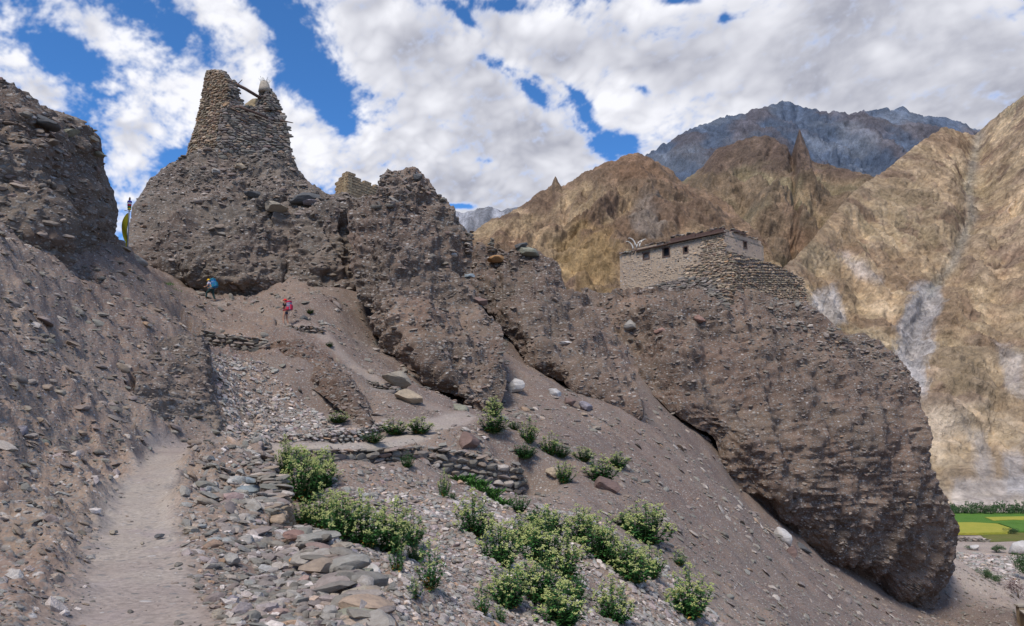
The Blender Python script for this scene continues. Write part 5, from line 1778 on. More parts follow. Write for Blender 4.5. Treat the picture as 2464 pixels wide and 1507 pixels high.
SH = [
    (688, 1160, 46, 70, 'full', 'flowering shrub hard against the corner of the near retaining wall'),
    (730, 1200, 88, 116, 'full', 'tallest dark green flowering shrub below the near retaining wall and lower trail'),
    (775, 1170, 66, 84, 'full', 'cream-flowered shrub just below the left end of the lower trail wall'),
    (735, 1240, 60, 56, 'mixed', 'small sparse shrub below the foot of the near retaining wall'),
    (778, 1285, 70, 86, 'full', 'first yellow-flowered shrub from the wall in the row beside the trail edge'),
    (820, 1308, 84, 100, 'full', 'broad cream-flowered shrub in the row beside the trail edge, beside orange dry leaves'),
    (878, 1325, 88, 104, 'full', 'large flowering shrub in the middle of the row beside the trail edge'),
    (940, 1338, 92, 108, 'full', 'last large flowering shrub of the row beside the trail edge, towards the scree'),
    (990, 1318, 58, 74, 'mixed', 'half green shrub on the scree side of the trail-edge row'),
    (1000, 1350, 46, 50, 'green', 'small leafy plant just below the trail-edge row of shrubs'),
    (955, 1402, 54, 84, 'loose', 'thin tall flowering plant near the stacked edge boulders'),
    (1035, 1440, 84, 106, 'loose', 'open straggling flowering plant with orange leaves at its base, on the scree'),
    (995, 1452, 46, 44, 'loose', 'low plant with orange dry leaves below the straggling plant'),
    (1140, 1300, 78, 84, 'full', 'lone round dark green shrub in the middle of the pale scree'),
    (1068, 1202, 28, 60, 'mixed', 'narrow upright plant under the left part of the lower trail wall'),
    (1085, 1228, 26, 22, 'green', 'tiny green tuft below the narrow upright plant'),
    (1248, 1242, 50, 42, 'green', 'dark green bush at the lower end of the bright fern patch'),
    (1330, 1285, 70, 56, 'mixed', 'spreading shrub uphill of the large flowering clump'),
    (1290, 1262, 54, 38, 'green', 'flat green shrub between the fern patch and the large flowering clump'),
    (1258, 1310, 70, 60, 'full', 'pale flowering shrub at the top of the large clump'),
    (1205, 1372, 92, 100, 'full', 'rounded shrub at the left end of the large flowering clump'),
    (1300, 1368, 98, 104, 'full', 'biggest yellow-topped shrub in the centre of the large flowering clump'),
    (1360, 1398, 76, 88, 'full', 'flowering shrub at the right end of the large clump'),
    (1222, 1446, 88, 86, 'full', 'domed flowering shrub at the front left of the large clump'),
    (1300, 1462, 104, 100, 'full', 'broad domed flowering shrub at the front of the large clump'),
    (1385, 1448, 54, 66, 'green', 'leafy stems beside the front domed shrub'),
    (1352, 1512, 104, 84, 'full', 'yellow flowering shrub cut by the bottom edge of the picture'),
    (1160, 1482, 54, 76, 'loose', 'thin pale flowering stems alone on the lower scree'),
    (1205, 1492, 46, 56, 'loose', 'sparse flowering stems next to the thin stems on the lower scree'),
    (1400, 1325, 70, 74, 'full', 'upper shrub of the second clump, right of the large clump'),
    (1445, 1372, 86, 92, 'full', 'tall flowering shrub in the middle of the second clump'),
    (1485, 1400, 74, 86, 'mixed', 'dark green shrub behind the lowest part of the second clump'),
    (1526, 1432, 88, 86, 'full', 'dark glossy shrub at the lower right of the second clump'),
    (1566, 1404, 62, 70, 'mixed', 'grey-green shrub at the right end of the second clump'),
    (1476, 1500, 78, 88, 'full', 'dark round shrub below the second clump'),
    (1510, 1268, 64, 50, 'mixed', 'green shrub just above the yellowest shrub on the right scree'),
    (1558, 1312, 96, 84, 'full', 'yellowest rounded shrub on the right scree'),
    (1658, 1492, 92, 92, 'full', 'compact round shrub furthest down the slope on the right'),
    (1636, 1375, 46, 34, 'loose', 'small grey-green plant between the yellowest shrub and the compact round shrub'),
    (1188, 1022, 38, 40, 'full', 'yellow-green shrub behind the wall of pale flat stones at the trail bend'),
    (1188, 1062, 66, 52, 'mixed', 'yellow-green shrub in front of the pale stone wall at the trail bend'),
    (1274, 1082, 42, 54, 'mixed', 'upright green shrub, first one right of the trail bend'),
    (1238, 1050, 28, 24, 'green', 'small tuft between the trail bend and the upright green shrub'),
    (1325, 1092, 48, 48, 'mixed', 'leaning green shrub, second one right of the trail bend'),
    (1352, 1098, 38, 34, 'green', 'low green shrub touching the leaning green shrub'),
    (1262, 1118, 60, 36, 'green', 'flat grey-green shrub above the right end of the lower trail wall'),
    (1405, 1112, 50, 34, 'mixed', 'pale green shrub high on the slope, third from the trail bend'),
    (1358, 1160, 44, 50, 'mixed', 'green shrub beside the tan rock on the slope'),
    (1446, 1160, 80, 56, 'mixed', 'wide pale flowering shrub above the brown slab'),
    (1488, 1128, 46, 38, 'mixed', 'topmost shrub on the open slope to the right'),
    (950, 1048, 62, 34, 'mixed', 'bright low shrub on the kerb wall of the lower trail'),
    (1008, 1044, 60, 40, 'mixed', 'bright leafy shrub spreading to the edge of the lower trail'),
    (815, 1032, 48, 26, 'mixed', 'small bright shrub on the gully scree above the kerb wall'),
    (898, 1064, 54, 30, 'green', 'dark green shrub at the foot of the kerb wall on the lower trail'),
    (980, 1130, 32, 36, 'green', 'small leafy plant growing out of the lower trail wall'),
    (746, 758, 18, 12, 'green', 'tiny green tuft right of the hiker in red'),
    (793, 836, 18, 14, 'green', 'tiny green tuft on the scree below the upper trail'),
]
for (x, y, w_, h_, k_, lab) in SH:
    shrub(x, y, w_ * 1.42, h_ * 1.16, k_, lab)

# bright fern patch under the lower trail wall
patch = empty('fern_patch')
tag_thing(patch, 'patch of bright green ferny plants at the foot of the lower trail wall', 'ferns')
for (x, y) in ((1100, 1170), (1118, 1178), (1136, 1186), (1150, 1194), (1168, 1200), (1184, 1206), (1200, 1212), (1128, 1172), (1160, 1186), (1190, 1198), (1214, 1222)):
    P, ok = hit_ground([x], [y])
    p = P[0]
    V, Fc = [], []
    for i in range(46):
        a = rng.uniform(0, 6.283)
        L = rng.uniform(.25, .5)
        d = np.array([math.cos(a), math.sin(a), rng.uniform(.5, 1.6)])
        d /= np.linalg.norm(d)
        w_ = np.cross(d, [0, 0, 1.0])
        w_ = w_ / np.linalg.norm(w_) * L * .10
        o0 = rng.normal(size=3) * [.1, .1, 0]
        k = len(V)
        V += [o0, o0 + d * L * .5 + w_, o0 + d * L - [0, 0, L * .2], o0 + d * L * .5 - w_]
        Fc += [(k, k + 1, k + 2, k + 3)]
    o = obj_np('fern', np.array(V), np.array(Fc), M['frond'], patch)
    o.location = p - [0, 0, .03]
g_ = []
for (x, y) in [(400 + 4.5 * i + rng.normal() * 3, 708 + .5 * i + rng.normal() * 2.5) for i in range(12)]:
    g_.append(pix(x, y, 53.6))
V, Fc = [], []
for p in g_:
    p[2] = gz(p[0], p[1])
    for i in range(26):
        q = p + rng.normal(size=3) * [.25, .25, 0]
        d = np.array([rng.normal() * .08, rng.normal() * .08, rng.uniform(.08, .22)])
        k = len(V)
        V += [q, q + [.03, 0, 0], q + d]
        Fc.append((k, k + 1, k + 2))
tag(obj_np('grass', np.array(V), np.array(Fc), M['frond']), 'thin green grass at the edge of the upper trail below the overhang', 'grass', kind='stuff')


# ------------------------------------------------------------------ people
def skin_body(name, chains, mat, parent, sub=1):
    """one continuous skinned surface from joint chains [(point, radius, radius)...] sharing named joints"""
    verts, edges, rad, roots, idx = [], [], [], [], {}
    for ch in chains:
        prev = None
        for item in ch:
            if isinstance(item, str):
                i = idx[item]
            else:
                nm, p, r = item[0], item[1], item[2]
                i = len(verts)
                verts.append(p)
                rad.append(r if isinstance(r, tuple) else (r, r))
                if nm: idx[nm] = i
                if prev is None: roots.append(i)
            if prev is not None:
                edges.append((prev, i))
            prev = i
    me = bpy.data.meshes.new(name)
    me.from_pydata(verts, edges, [])
    me.materials.append(mat)
    o = link(bpy.data.objects.new(name, me), parent)
    md = o.modifiers.new('skin', 'SKIN')
    md.use_smooth_shade = True
    for i, v in enumerate(me.skin_vertices[0].data):
        v.radius = rad[i]
        v.use_root = i in roots
    s = o.modifiers.new('smooth', 'SUBSURF')
    s.levels = s.render_levels = sub
    return o


def uv_shell(name, c, r, mat, parent, t0=0.0, t1=math.pi / 2, nu=16, nv=8, extra=None):
    """part of an ellipsoid shell from polar angle t0 to t1"""
    th = np.linspace(t0, t1, nv)
    ph = np.linspace(0, 2 * math.pi, nu, endpoint=False)
    T, Ph = np.meshgrid(th, ph, indexing='ij')
    v = np.stack([c[0] + r[0] * np.sin(T) * np.cos(Ph), c[1] + r[1] * np.sin(T) * np.sin(Ph), c[2] + r[2] * np.cos(T)], -1)
    if extra is not None: v = extra(v, T, Ph)
    return obj_np(name, v.reshape(-1, 3), grid_faces(nv, nu, True), mat, parent, True)


M['skin'] = plain('skin', (.42, .24, .165), .6, .08)
M['hair'] = plain('dark_hair', (.02, .015, .012), .6, .2)
M['black'] = plain('black_cloth', (.018, .018, .022), .85, .2)
M['denim'] = plain('dark_denim', (.03, .042, .075), .9, .2)
M['lilac'] = plain('pale_lilac_cloth', (.50, .47, .58), .9, .12)
M['darkgreen'] = plain('dark_green_cloth', (.022, .05, .05), .9, .2)
M['redcap'] = plain('red_cloth', (.62, .03, .025), .8, .1)
M['yellowcap'] = plain('yellow_cloth', (.80, .46, .02), .8, .1)
M['bluepack'] = plain('blue_nylon', (.02, .13, .33), .6, .2)
M['tealpack'] = plain('teal_nylon', (.02, .17, .27), .6, .2)
M['redpack'] = plain('red_nylon', (.50, .03, .07), .6, .15)
M['greypack'] = plain('violet_grey_nylon', (.20, .17, .26), .7, .2)
M['boot'] = plain('brown_boot', (.12, .08, .06), .8, .2)
M['shoe'] = plain('pale_shoe', (.45, .38, .32), .8, .2)
M['white'] = plain('white_cloth', (.75, .74, .72), .85, .06)
M['eye'] = plain('eye', (.02, .015, .012), .3, .05)


def person(loc, rz, J, label, top_mat, leg_mat, bare_legs, cap_mat, shoe_mat, lean):
    root = empty('person', loc, rz)
    tag_thing(root, label, 'person')
    V = lambda k: Vector(J[k])
    body = [[('pelvis', J['pelvis'], (.115, .15)), ('belly', J['belly'], (.10, .13)), ('chest', J['chest'], (.115, .155)), ('neck', J['neck'], .052), ('chin', J['chin'], (.072, .062)), ('head', J['head'], (.098, .078)), ('crown', J['crown'], (.07, .062))],
            ['chin', ('nose', J['nose'], .016)]]
    cloth_top = [[('p', J['belly'], (.125, .165)), ('b', (V('belly') * .5 + V('chest') * .5)[:], (.125, .165)), ('c', J['chest'], (.135, .175)), ('n', (V('neck') * .55 + V('chest') * .45)[:], .075)]]
    legs = [[('q', J['pelvis'], (.13, .165))]]
    shorts = [[('q', (V('pelvis') + Vector((0, 0, .06)))[:], (.125, .165)), ('p2', J['pelvis'], (.125, .17))]]
    for s in 'lr':
        body += [['pelvis', ('hip' + s, J['hip' + s], .095), ('th' + s, (V('hip' + s) * .5 + V('knee' + s) * .5)[:], .078), ('knee' + s, J['knee' + s], .056), ('calf' + s, (V('knee' + s) * .65 + V('ank' + s) * .35)[:], .056), ('ank' + s, J['ank' + s], .036), ('toe' + s, J['toe' + s], .038)]]
        body += [['chest', ('sh' + s, J['sh' + s], .062), ('el' + s, J['el' + s], .043), ('wr' + s, J['wr' + s], .028), ('palm' + s, J['palm' + s], (.036, .02))]]
        cloth_top += [['c', ('s' + s, J['sh' + s], .078), ('e' + s, (V('sh' + s) * .35 + V('el' + s) * .65)[:], .06)]]
        if bare_legs:
            shorts += [['p2', ('h' + s, J['hip' + s], .112), ('k' + s, (V('hip' + s) * .55 + V('knee' + s) * .45)[:], .096)]]
        else:
            shorts += [['p2', ('h' + s, J['hip' + s], .112), ('t' + s, (V('hip' + s) * .5 + V('knee' + s) * .5)[:], .098), ('k' + s, J['knee' + s], .078), ('c' + s, (V('knee' + s) * .5 + V('ank' + s) * .5)[:], .07), ('a' + s, (V('knee' + s) * .06 + V('ank' + s) * .94)[:], .062)]]
        # fingers: root inside the palm, two bends, unequal lengths; the thumb leaves the side near the wrist
        w0, pm = V('wr' + s), V('palm' + s)
        d = (pm - w0).normalized()
        side = d.cross(Vector((0, 1, 0))).normalized() if abs(d.y) < .9 else Vector((1, 0, 0))
        across = side
        curl = d.cross(across).normalized()
        for i, L in enumerate((.062, .072, .068, .052)):
            b = pm + across * (.024 - .016 * i) - d * .01
            m1 = b + d * L * .55
            m2 = m1 + (d * .6 + curl * .5) * L * .55
            body.append([(None, b[:], .009), (None, m1[:], .009), (None, m2[:], .008)])
        b = w0 + (pm - w0) * .35 + across * .022
        body.append([(None, b[:], .011), (None, (b + across * .03 + d * .02)[:], .010), (None, (b + across * .035 + d * .05)[:], .009)])
    skin_body('body', body, M['skin'], root)
    skin_body('shirt', cloth_top, top_mat, root)
    skin_body('shorts' if bare_legs else 'trousers', shorts, leg_mat, root)
    for s in 'lr':
        skin_body('shoe', [[(None, (V('ank' + s) + Vector((.03, 0, .02)))[:], .05), (None, (V('ank' + s) + Vector((.035, 0, -.035)))[:], .048), (None, (V('toe' + s) * .5 + V('ank' + s) * .5 + Vector((0, 0, -.02)))[:], .046), (None, (V('toe' + s) + Vector((-.03, 0, -.005)))[:], .036)]], shoe_mat, root)
    h = V('head')
    uv_shell('hair', h + Vector((.018, 0, .0)), (.105, .086, .105), M['hair'], root, .5, 1.9, extra=lambda v, T, Ph: v + np.stack([np.where(np.cos(Ph) < -.2, .05, 0.0) * (T > 1.2), 0 * T, 0 * T], -1))
    cap = empty('cap')
    bpy.data.objects.remove(cap)
    c = uv_shell('cap', h + Vector((-.003, 0, .025)), (.115, .098, .105), cap_mat, root, .0, 1.62)
    bv = []
    for k in range(9):
        a = math.pi + (k - 4) * .27
        bv += [h + Vector((.11 * math.cos(a), .095 * math.sin(a), .022)), h + Vector((.11 * math.cos(a) - .095 * (1 - .012 * (k - 4) ** 2 * 2), .085 * math.sin(a), .004)), ]
    bf = [(2 * k, 2 * k + 1, 2 * k + 3, 2 * k + 2) for k in range(8)]
    br = obj_np('brim', np.array([q[:] for q in bv]), np.array(bf), cap_mat, c)
    sol = br.modifiers.new('thick', 'SOLIDIFY')
    sol.thickness = .008
    for sy in (-1, 1):
        uv_shell('eye', V('head') + Vector((-.086, .032 * sy, -.012)), (.012, .012, .012), M['eye'], root, 0, math.pi, 8, 6)
        uv_shell('ear', V('head') + Vector((.012, .082 * sy, -.02)), (.022, .012, .034), M['skin'], root, 0, math.pi, 8, 6)
    return root


def rounded(name, c, half, mat, parent, bev=.35, rot=None):
    bm = bmesh.new()
    bmesh.ops.create_cube(bm, size=2.0)
    for v in bm.verts:
        v.co = Vector((v.co.x * half[0], v.co.y * half[1], v.co.z * half[2]))
    bmesh.ops.bevel(bm, geom=bm.edges[:], offset=min(half) * bev * 1.6, segments=3, affect='EDGES', profile=.6)
    Rm = Euler(rot or (0, 0, 0)).to_matrix()
    for v in bm.verts:
        v.co = Rm @ v.co + Vector(c)
    me = bpy.data.meshes.new(name)
    bm.to_mesh(me)
    bm.free()
    me.materials.append(mat)
    for p in me.polygons: p.use_smooth = True
    return link(bpy.data.objects.new(name, me), parent)


def backpack(person_root, chest, lean, label, m1, m2, k=1.0):
    """worn on the back, which lies towards +x when the wearer faces -x"""
    o = empty('backpack', person_root.location, person_root.rotation_euler.z)
    tag_thing(o, label, 'backpack')
    c = Vector(chest)
    R = Euler((0, lean, 0)).to_matrix()

    def q(x, y, z): return (c + R @ Vector((x * k, y * k, z * k)))[:]
    rt = (0, lean, 0)
    rounded('main_bag', q(.27, 0, -.08), (.135 * k, .16 * k, .27 * k), m1, o, rot=rt)
    rounded('top_lid', q(.265, 0, .235), (.125 * k, .15 * k, .06 * k), m2, o, rot=rt)
    rounded('front_pocket', q(.43, 0, -.14), (.05 * k, .12 * k, .16 * k), m2, o, rot=rt)
    for sy in (-1, 1):
        rounded('side_pocket', q(.27, .185 * sy, -.22), (.09 * k, .04 * k, .10 * k), m2, o, rot=rt)
        pts = [q(.14, .10 * sy, .2), q(.02, .11 * sy, .24), q(-.13, .11 * sy, .12), q(-.14, .12 * sy, -.06), q(-.02, .15 * sy, -.22), q(.14, .14 * sy, -.28)]
        tube('shoulder_strap', pts, .022, .018, m2, o, seg=6)
    tube('hip_belt', [q(.16, -.17, -.33), q(.0, -.19, -.32), q(-.14, -.1, -.31), q(-.155, 0, -.31), q(-.14, .1, -.31), q(.0, .19, -.32), q(.16, .17, -.33)], .024, .024, m2, o, seg=6)
    for zz in (.05, -.2):
        tube('compression_strap', [q(.2, -.165, zz), q(.40, -.14, zz - .04)], .012, .012, M['white'], o, seg=5)
    return o


def standing(p, y0, pts):
    return pts


P_red = pix(686, 781, 45.0)
P_red[2] = gz(P_red[0], P_red[1]) + .0
J = dict(pelvis=(0, 0, .92), belly=(-.005, 0, 1.06), chest=(-.02, 0, 1.27), neck=(-.045, 0, 1.43), chin=(-.075, 0, 1.50), head=(-.075, 0, 1.57), crown=(-.065, 0, 1.645), nose=(-.185, 0, 1.545),
         hipl=(0, -.095, .88), hipr=(0, .095, .88), kneel=(-.06, -.115, .48), kneer=(.03, .13, .48), ankl=(.00, -.13, .085), ankr=(.14, .16, .09), toel=(-.15, -.14, .035), toer=(-.01, .17, .035),
         shl=(-.02, -.185, 1.36), shr=(-.02, .185, 1.36), ell=(-.05, -.245, 1.10), elr=(-.03, .245, 1.10), wrl=(-.24, -.20, 1.02), wrr=(-.22, .20, 1.0), palml=(-.32, -.175, 1.04), palmr=(-.30, .18, 1.02))
red = person(P_red, math.radians(-18), J, 'hiker in a red cap, black top and denim shorts standing on the upper trail', M['black'], M['denim'], True, M['redcap'], M['shoe'], 0)
backpack(red, J['chest'], -.05, 'red and violet backpack on the back of the hiker in the red cap', M['greypack'], M['redpack'], .92)
P_yel = pix(506, 733, 54.0)
P_yel[2] = gz(P_yel[0], P_yel[1]) + .02
J2 = dict(pelvis=(.05, 0, .92), belly=(-.01, 0, 1.05), chest=(-.11, 0, 1.25), neck=(-.20, 0, 1.40), chin=(-.25, 0, 1.46), head=(-.26, 0, 1.53), crown=(-.255, 0, 1.605), nose=(-.365, 0, 1.49),
          hipl=(.05, -.095, .88), hipr=(.05, .095, .88), kneel=(-.28, -.11, .62), kneer=(.12, .12, .46), ankl=(-.30, -.12, .20), ankr=(.30, .13, .10), toel=(-.46, -.13, .16), toer=(.17, .14, .035),
          shl=(-.12, -.19, 1.34), shr=(-.12, .19, 1.34), ell=(-.16, -.27, 1.09), elr=(-.15, .26, 1.09), wrl=(-.36, -.22, 1.03), wrr=(-.34, .22, 1.02), palml=(-.44, -.19, 1.06), palmr=(-.42, .19, 1.05))
yel = person(P_yel, math.radians(-12), J2, 'hiker in a yellow cap, pale shirt and dark trousers climbing under the overhang', M['lilac'], M['darkgreen'], False, M['yellowcap'], M['boot'], .3)
backpack(yel, J2['chest'], -.32, 'big blue backpack on the back of the hiker in the yellow cap', M['bluepack'], M['tealpack'], 1.12)

# ------------------------------------------------------------------ prayer flag pole in the gap
pf = empty('prayer_flag_pole')
tag_thing(pf, 'tall prayer flag pole with a long yellow flag in the gap between two cliffs', 'flag pole')
base = pix(307, 596, 50.0)
topp = pix(312, 484, 50.0)
dv = topp - base
M['polewood'] = plain('grey_pole', (.42, .42, .42), .6, .12)
tube('pole', [base - dv * .08, base + dv * .5, topp], .055, .045, M['polewood'], pf)
axis = dv / np.linalg.norm(dv)
L_ = np.linalg.norm(dv)
for i, (c, nm) in enumerate((((.70, .45, .03), 'yellow'), ((.03, .16, .07), 'green'), ((.50, .03, .06), 'red'), ((.62, .62, .68), 'white'), ((.05, .05, .32), 'blue'))):
    m = plain(nm + '_band_cloth', c, .85, .12)
    a0 = topp - axis * (.62 - i * .125)
    o = tube('cloth_band', [a0, a0 + axis * .04, a0 + axis * .09, a0 + axis * .122], .12 + .008 * i, .10 + .008 * i, m, pf, seg=12)
uv_shell('finial', topp + axis * .13, (.065, .065, .15), M['wood'], pf, 0, math.pi, 12, 10)
tube('cross_stick', [topp - axis * .68 + np.array([-.32, 0, .02]), topp - axis * .70 + np.array([.18, 0, -.06])], .022, .018, M['wood'], pf, seg=6)
u, t_ = np.meshgrid(np.linspace(0, 1, 8), np.linspace(0, 1, 26))
wd_ = .06 + .36 * np.sin(np.clip(t_ * 1.15, 0, 1) * math.pi) ** .8
fl = base[None, None] + axis * ((.02 + (1 - t_) * .72)[..., None] * L_)
fl = fl + np.stack([-.06 - u * wd_, .05 * np.sin(t_ * 9 + u * 3), 0 * u], -1)
fo = obj_np('flag', fl, grid_faces(26, 8), plain('yellow_flag_cloth', (.62, .50, .03), .8, .15), pf, True)
fo.modifiers.new('thick', 'SOLIDIFY').thickness = .006
ed = base[None, None] + axis * ((.02 + (1 - t_[:, :3]) * .72)[..., None] * L_) + np.stack([-.055 + .02 * u[:, :3] * 7 / 2, -.03 + .05 * np.sin(t_[:, :3] * 9), 0 * u[:, :3]], -1)
eo = obj_np('flag_border', ed, grid_faces(26, 3), plain('navy_border_cloth', (.03, .05, .14), .8, .1), fo, True)
eo.modifiers.new('thick', 'SOLIDIFY').thickness = .006

# ------------------------------------------------------------------ the roofless hut and the valley
hut = empty('roofless_hut')
tag_thing(hut, 'roofless tan mud-walled hut beside the valley path', 'hut')
M['hutwall'] = plain('hut_mud_wall', (.27, .205, .135), .95, .2, 2.0, .5)
hz = VALLEY - .1
ha, hb_, hc = np.array([52.3, 82.0]), np.array([58.6, 82.4]), np.array([48.0, 70.2])


def hut_wall(a, b, z0, z1, holes):
    o, *_r = wall_face(a, b, z0, z1, holes, 'hutwall', hut, thick=.5)
    return o


L_h = np.linalg.norm(hb_ - ha)
hut_wall(ha, hb_, hz, hz + 2.15, [(.9, 2.05, hz + .25, hz + 1.65)])
hut_wall(ha - [.02, .02], hc, hz, hz + 1.75, [])
hut_wall(hc, hc + (hb_ - ha), hz, hz + 1.6, [])
hut_wall(hb_, hc + (hb_ - ha), hz, hz + 1.7, [])
tt = (hc - ha) / np.linalg.norm(hc - ha)
box('wall_coping', np.array([*((ha + hc) / 2 + np.array([.25, -.05])), hz + 1.83]), np.array([*tt, 0]) * 5.9, np.array([tt[1], -tt[0], 0]) * .34, (0, 0, .08), M['coping'], hut)
box('wall_coping', np.array([*((ha + hb_) / 2 + np.array([0, .25])), hz + 2.23]), np.array([3.3, .2, 0]), (0, .34, 0), (0, 0, .08), M['coping'], hut)
box('door', (ha[0] + 1.48, ha[1] + .33, hz + .95), (.5, .03, 0), (0, .04, 0), (0, 0, .68), M['greywood'], hut)


def on_level(x, y, z):
    d = pix(x, y, 1.0) - np.array([0, 0, EYE])
    k = (z - EYE) / d[2]
    return np.array([d[0] * k, d[1] * k, z])


def field(name, poly, h, mat):
    pts = [on_level(x, y, VALLEY) for x, y in poly]
    bm = bmesh.new()
    vs = [bm.verts.new(p - np.array([0, 0, .3])) for p in pts]
    fc = bm.faces.new(vs)
    r = bmesh.ops.extrude_face_region(bm, geom=[fc])
    for v in r['geom']:
        if isinstance(v, bmesh.types.BMVert): v.co.z += .3 + h
    bmesh.ops.recalc_face_normals(bm, faces=bm.faces)
    me = bpy.data.meshes.new(name)
    bm.to_mesh(me)
    bm.free()
    me.materials.append(mat)
    o = link(bpy.data.objects.new(name, me))
    o['kind'] = 'structure'
    return o


def crop_mat(name, c1, c2):
    m, t, bs = new_mat(name, .9)
    tc = t.n('ShaderNodeTexCoord')
    n = t.noise(tc.outputs['Object'], .35, 5, .7)
    n2 = t.noise(tc.outputs['Object'], 3.0, 4, .7)
    c = t.mixc(t.smooth(t.math('ADD', t.math('MULTIPLY', n, .6), t.math('MULTIPLY', n2, .4)), .4, .62), c1, c2)
    t.t.links.new(c, bs.inputs['Base Color'])
    b = t.n('ShaderNodeBump', {'Height': n2, 'Strength': 1.0, 'Distance': .3})
    t.t.links.new(b.outputs[0], bs.inputs['Normal'])
    return m


GRN = crop_mat('green_crop', (.08, .18, .025), (.11, .22, .035))
YEL = crop_mat('yellow_crop', (.34, .34, .05), (.42, .37, .06))
OLV = crop_mat('olive_meadow', (.13, .15, .03), (.18, .16, .05))
field('green_field', [(2150, 1236), (2560, 1236), (2560, 1262), (2150, 1262)], .30, GRN)
field('yellow_field', [(2370, 1249), (2470, 1247), (2580, 1246), (2580, 1255), (2440, 1255), (2390, 1257)], .42, YEL)
field('meadow', [(2150, 1262.5), (2580, 1262.5), (2580, 1300), (2380, 1305), (2360, 1289), (2150, 1289)], .12, OLV)
field('yellow_field', [(2200, 1264), (2340, 1262.5), (2400, 1266), (2436, 1278), (2425, 1287), (2350, 1289), (2200, 1289)], .5, YEL)
field('green_field', [(2405, 1263), (2580, 1263), (2580, 1284), (2450, 1283), (2430, 1272)], .34, GRN)


def tree_meshes(seed, n=420, r=(.5, .5, .42), cz=.6, leaf=.07):
    q = np.random.default_rng(seed)
    blobs = [(q.normal(size=3) * np.array(r) * .55 + [0, 0, cz], q.uniform(.22, .38)) for _ in range(9)]
    V, Fc = [], []
    for i in range(n):
        b, br_ = blobs[q.integers(0, len(blobs))]
        d = q.normal(size=3)
        d /= np.linalg.norm(d)
        p = b + d * br_ * q.uniform(.55, 1.0)
        a = q.normal(size=3)
        a /= np.linalg.norm(a)
        c = np.cross(a, q.normal(size=3))
        c /= np.linalg.norm(c)
        s = leaf * q.uniform(.6, 1.4)
        k = len(V)
        V += [p - a * s, p + c * s * .6, p + a * s, p - c * s * .6]
        Fc.append((k, k + 1, k + 2, k + 3))
    return np.array(V), np.array(Fc)


TM = [mesh_np('crown', *tree_meshes(200 + i), M['treeleaf']) for i in range(4)]
TMF = [mesh_np('crown', *tree_meshes(240 + i, 2600, leaf=.028), M['treeleaf']) for i in range(2)]
TRK = []
for i in range(2):
    o = tube('trunk', [(0, 0, -.1), (.02, .01, .25), (-.01, .03, .55)], .05, .02, M['bark'])
    TRK.append(o.data)
    bpy.data.objects.remove(o)


def tree(x, y, hpx, wpx, label, group=None, name='valley_tree', d=None, cat='tree', crown=None):
    p = on_level(x, y, VALLEY) if d is None else pix(x, y, d)
    o = empty(name, p, random.uniform(0, 6.28))
    H, W_ = hpx * p[1] / FPX, wpx * p[1] / FPX
    o.scale = (W_ / 1.25, W_ / 1.25, H / 1.05)
    tag_thing(o, label, cat, group)
    link(bpy.data.objects.new('crown', crown or random.choice(TMF if name == 'green_bush' else TM)), o)
    link(bpy.data.objects.new('trunk', random.choice(TRK)), o)
    return o


ORD = ('nearest', 'second', 'third', 'fourth', 'fifth', 'sixth', 'seventh', 'eighth', 'ninth', 'tenth', 'eleventh', 'twelfth', 'thirteenth')
for i, x in enumerate((2290, 2306, 2322, 2338, 2353, 2369, 2384, 2400, 2415, 2432, 2447, 2462, 2480)):
    tree(x, 1239 + random.uniform(-1, 1), random.uniform(15, 27), random.uniform(20, 32), 'dark green bushy tree, %s from the cliff in the row behind the valley fields' % ORD[i], 'tree row behind the fields')
for i, (x, s) in enumerate(((2300, 'nearest the cliff'), (2345, 'above the left yellow field'), (2392, 'above the thin yellow strip'), (2440, 'nearest the right edge'))):
    tree(x, 1235, random.uniform(17, 25), random.uniform(20, 30), 'taller tree behind the front tree row, %s' % s, 'trees behind the front row')
tree(2476, 1396, 58, 50, 'large round green bush at the right edge, beyond the roofless hut', name='green_bush', cat='bush')
tree(2372, 1398, 26, 34, 'dark green bush beside the valley path, nearer the cliff', name='green_bush', cat='bush')
tree(2404, 1406, 20, 30, 'smaller green bush beside the valley path, next to the dark green one', name='green_bush', cat='bush')
tree(2398, 1330, 14, 40, 'low green bush left of the big white river boulder', name='green_bush', cat='bush')
tree(2340, 1322, 7, 36, 'flat green bush among the river stones', name='green_bush', cat='bush')
tree(2432, 1286, 14, 30, 'grey-green bush at the right of the yellow field', name='green_bush', cat='bush')
tree(2404, 1505, 12, 26, 'small green bush at the foot of the roofless hut', name='green_bush', cat='bush')
tree(2346, 1505, 8, 18, 'small green clump left of the valley path near the hut', name='green_bush', cat='bush')
v, f = tree_meshes(260, 700, leaf=.035)
tree(2450, 1442, 42, 62, 'dry purple-brown leafless bush behind the roofless hut', name='dry_bush', cat='bush', crown=mesh_np('crown', v, f, M['twig']))

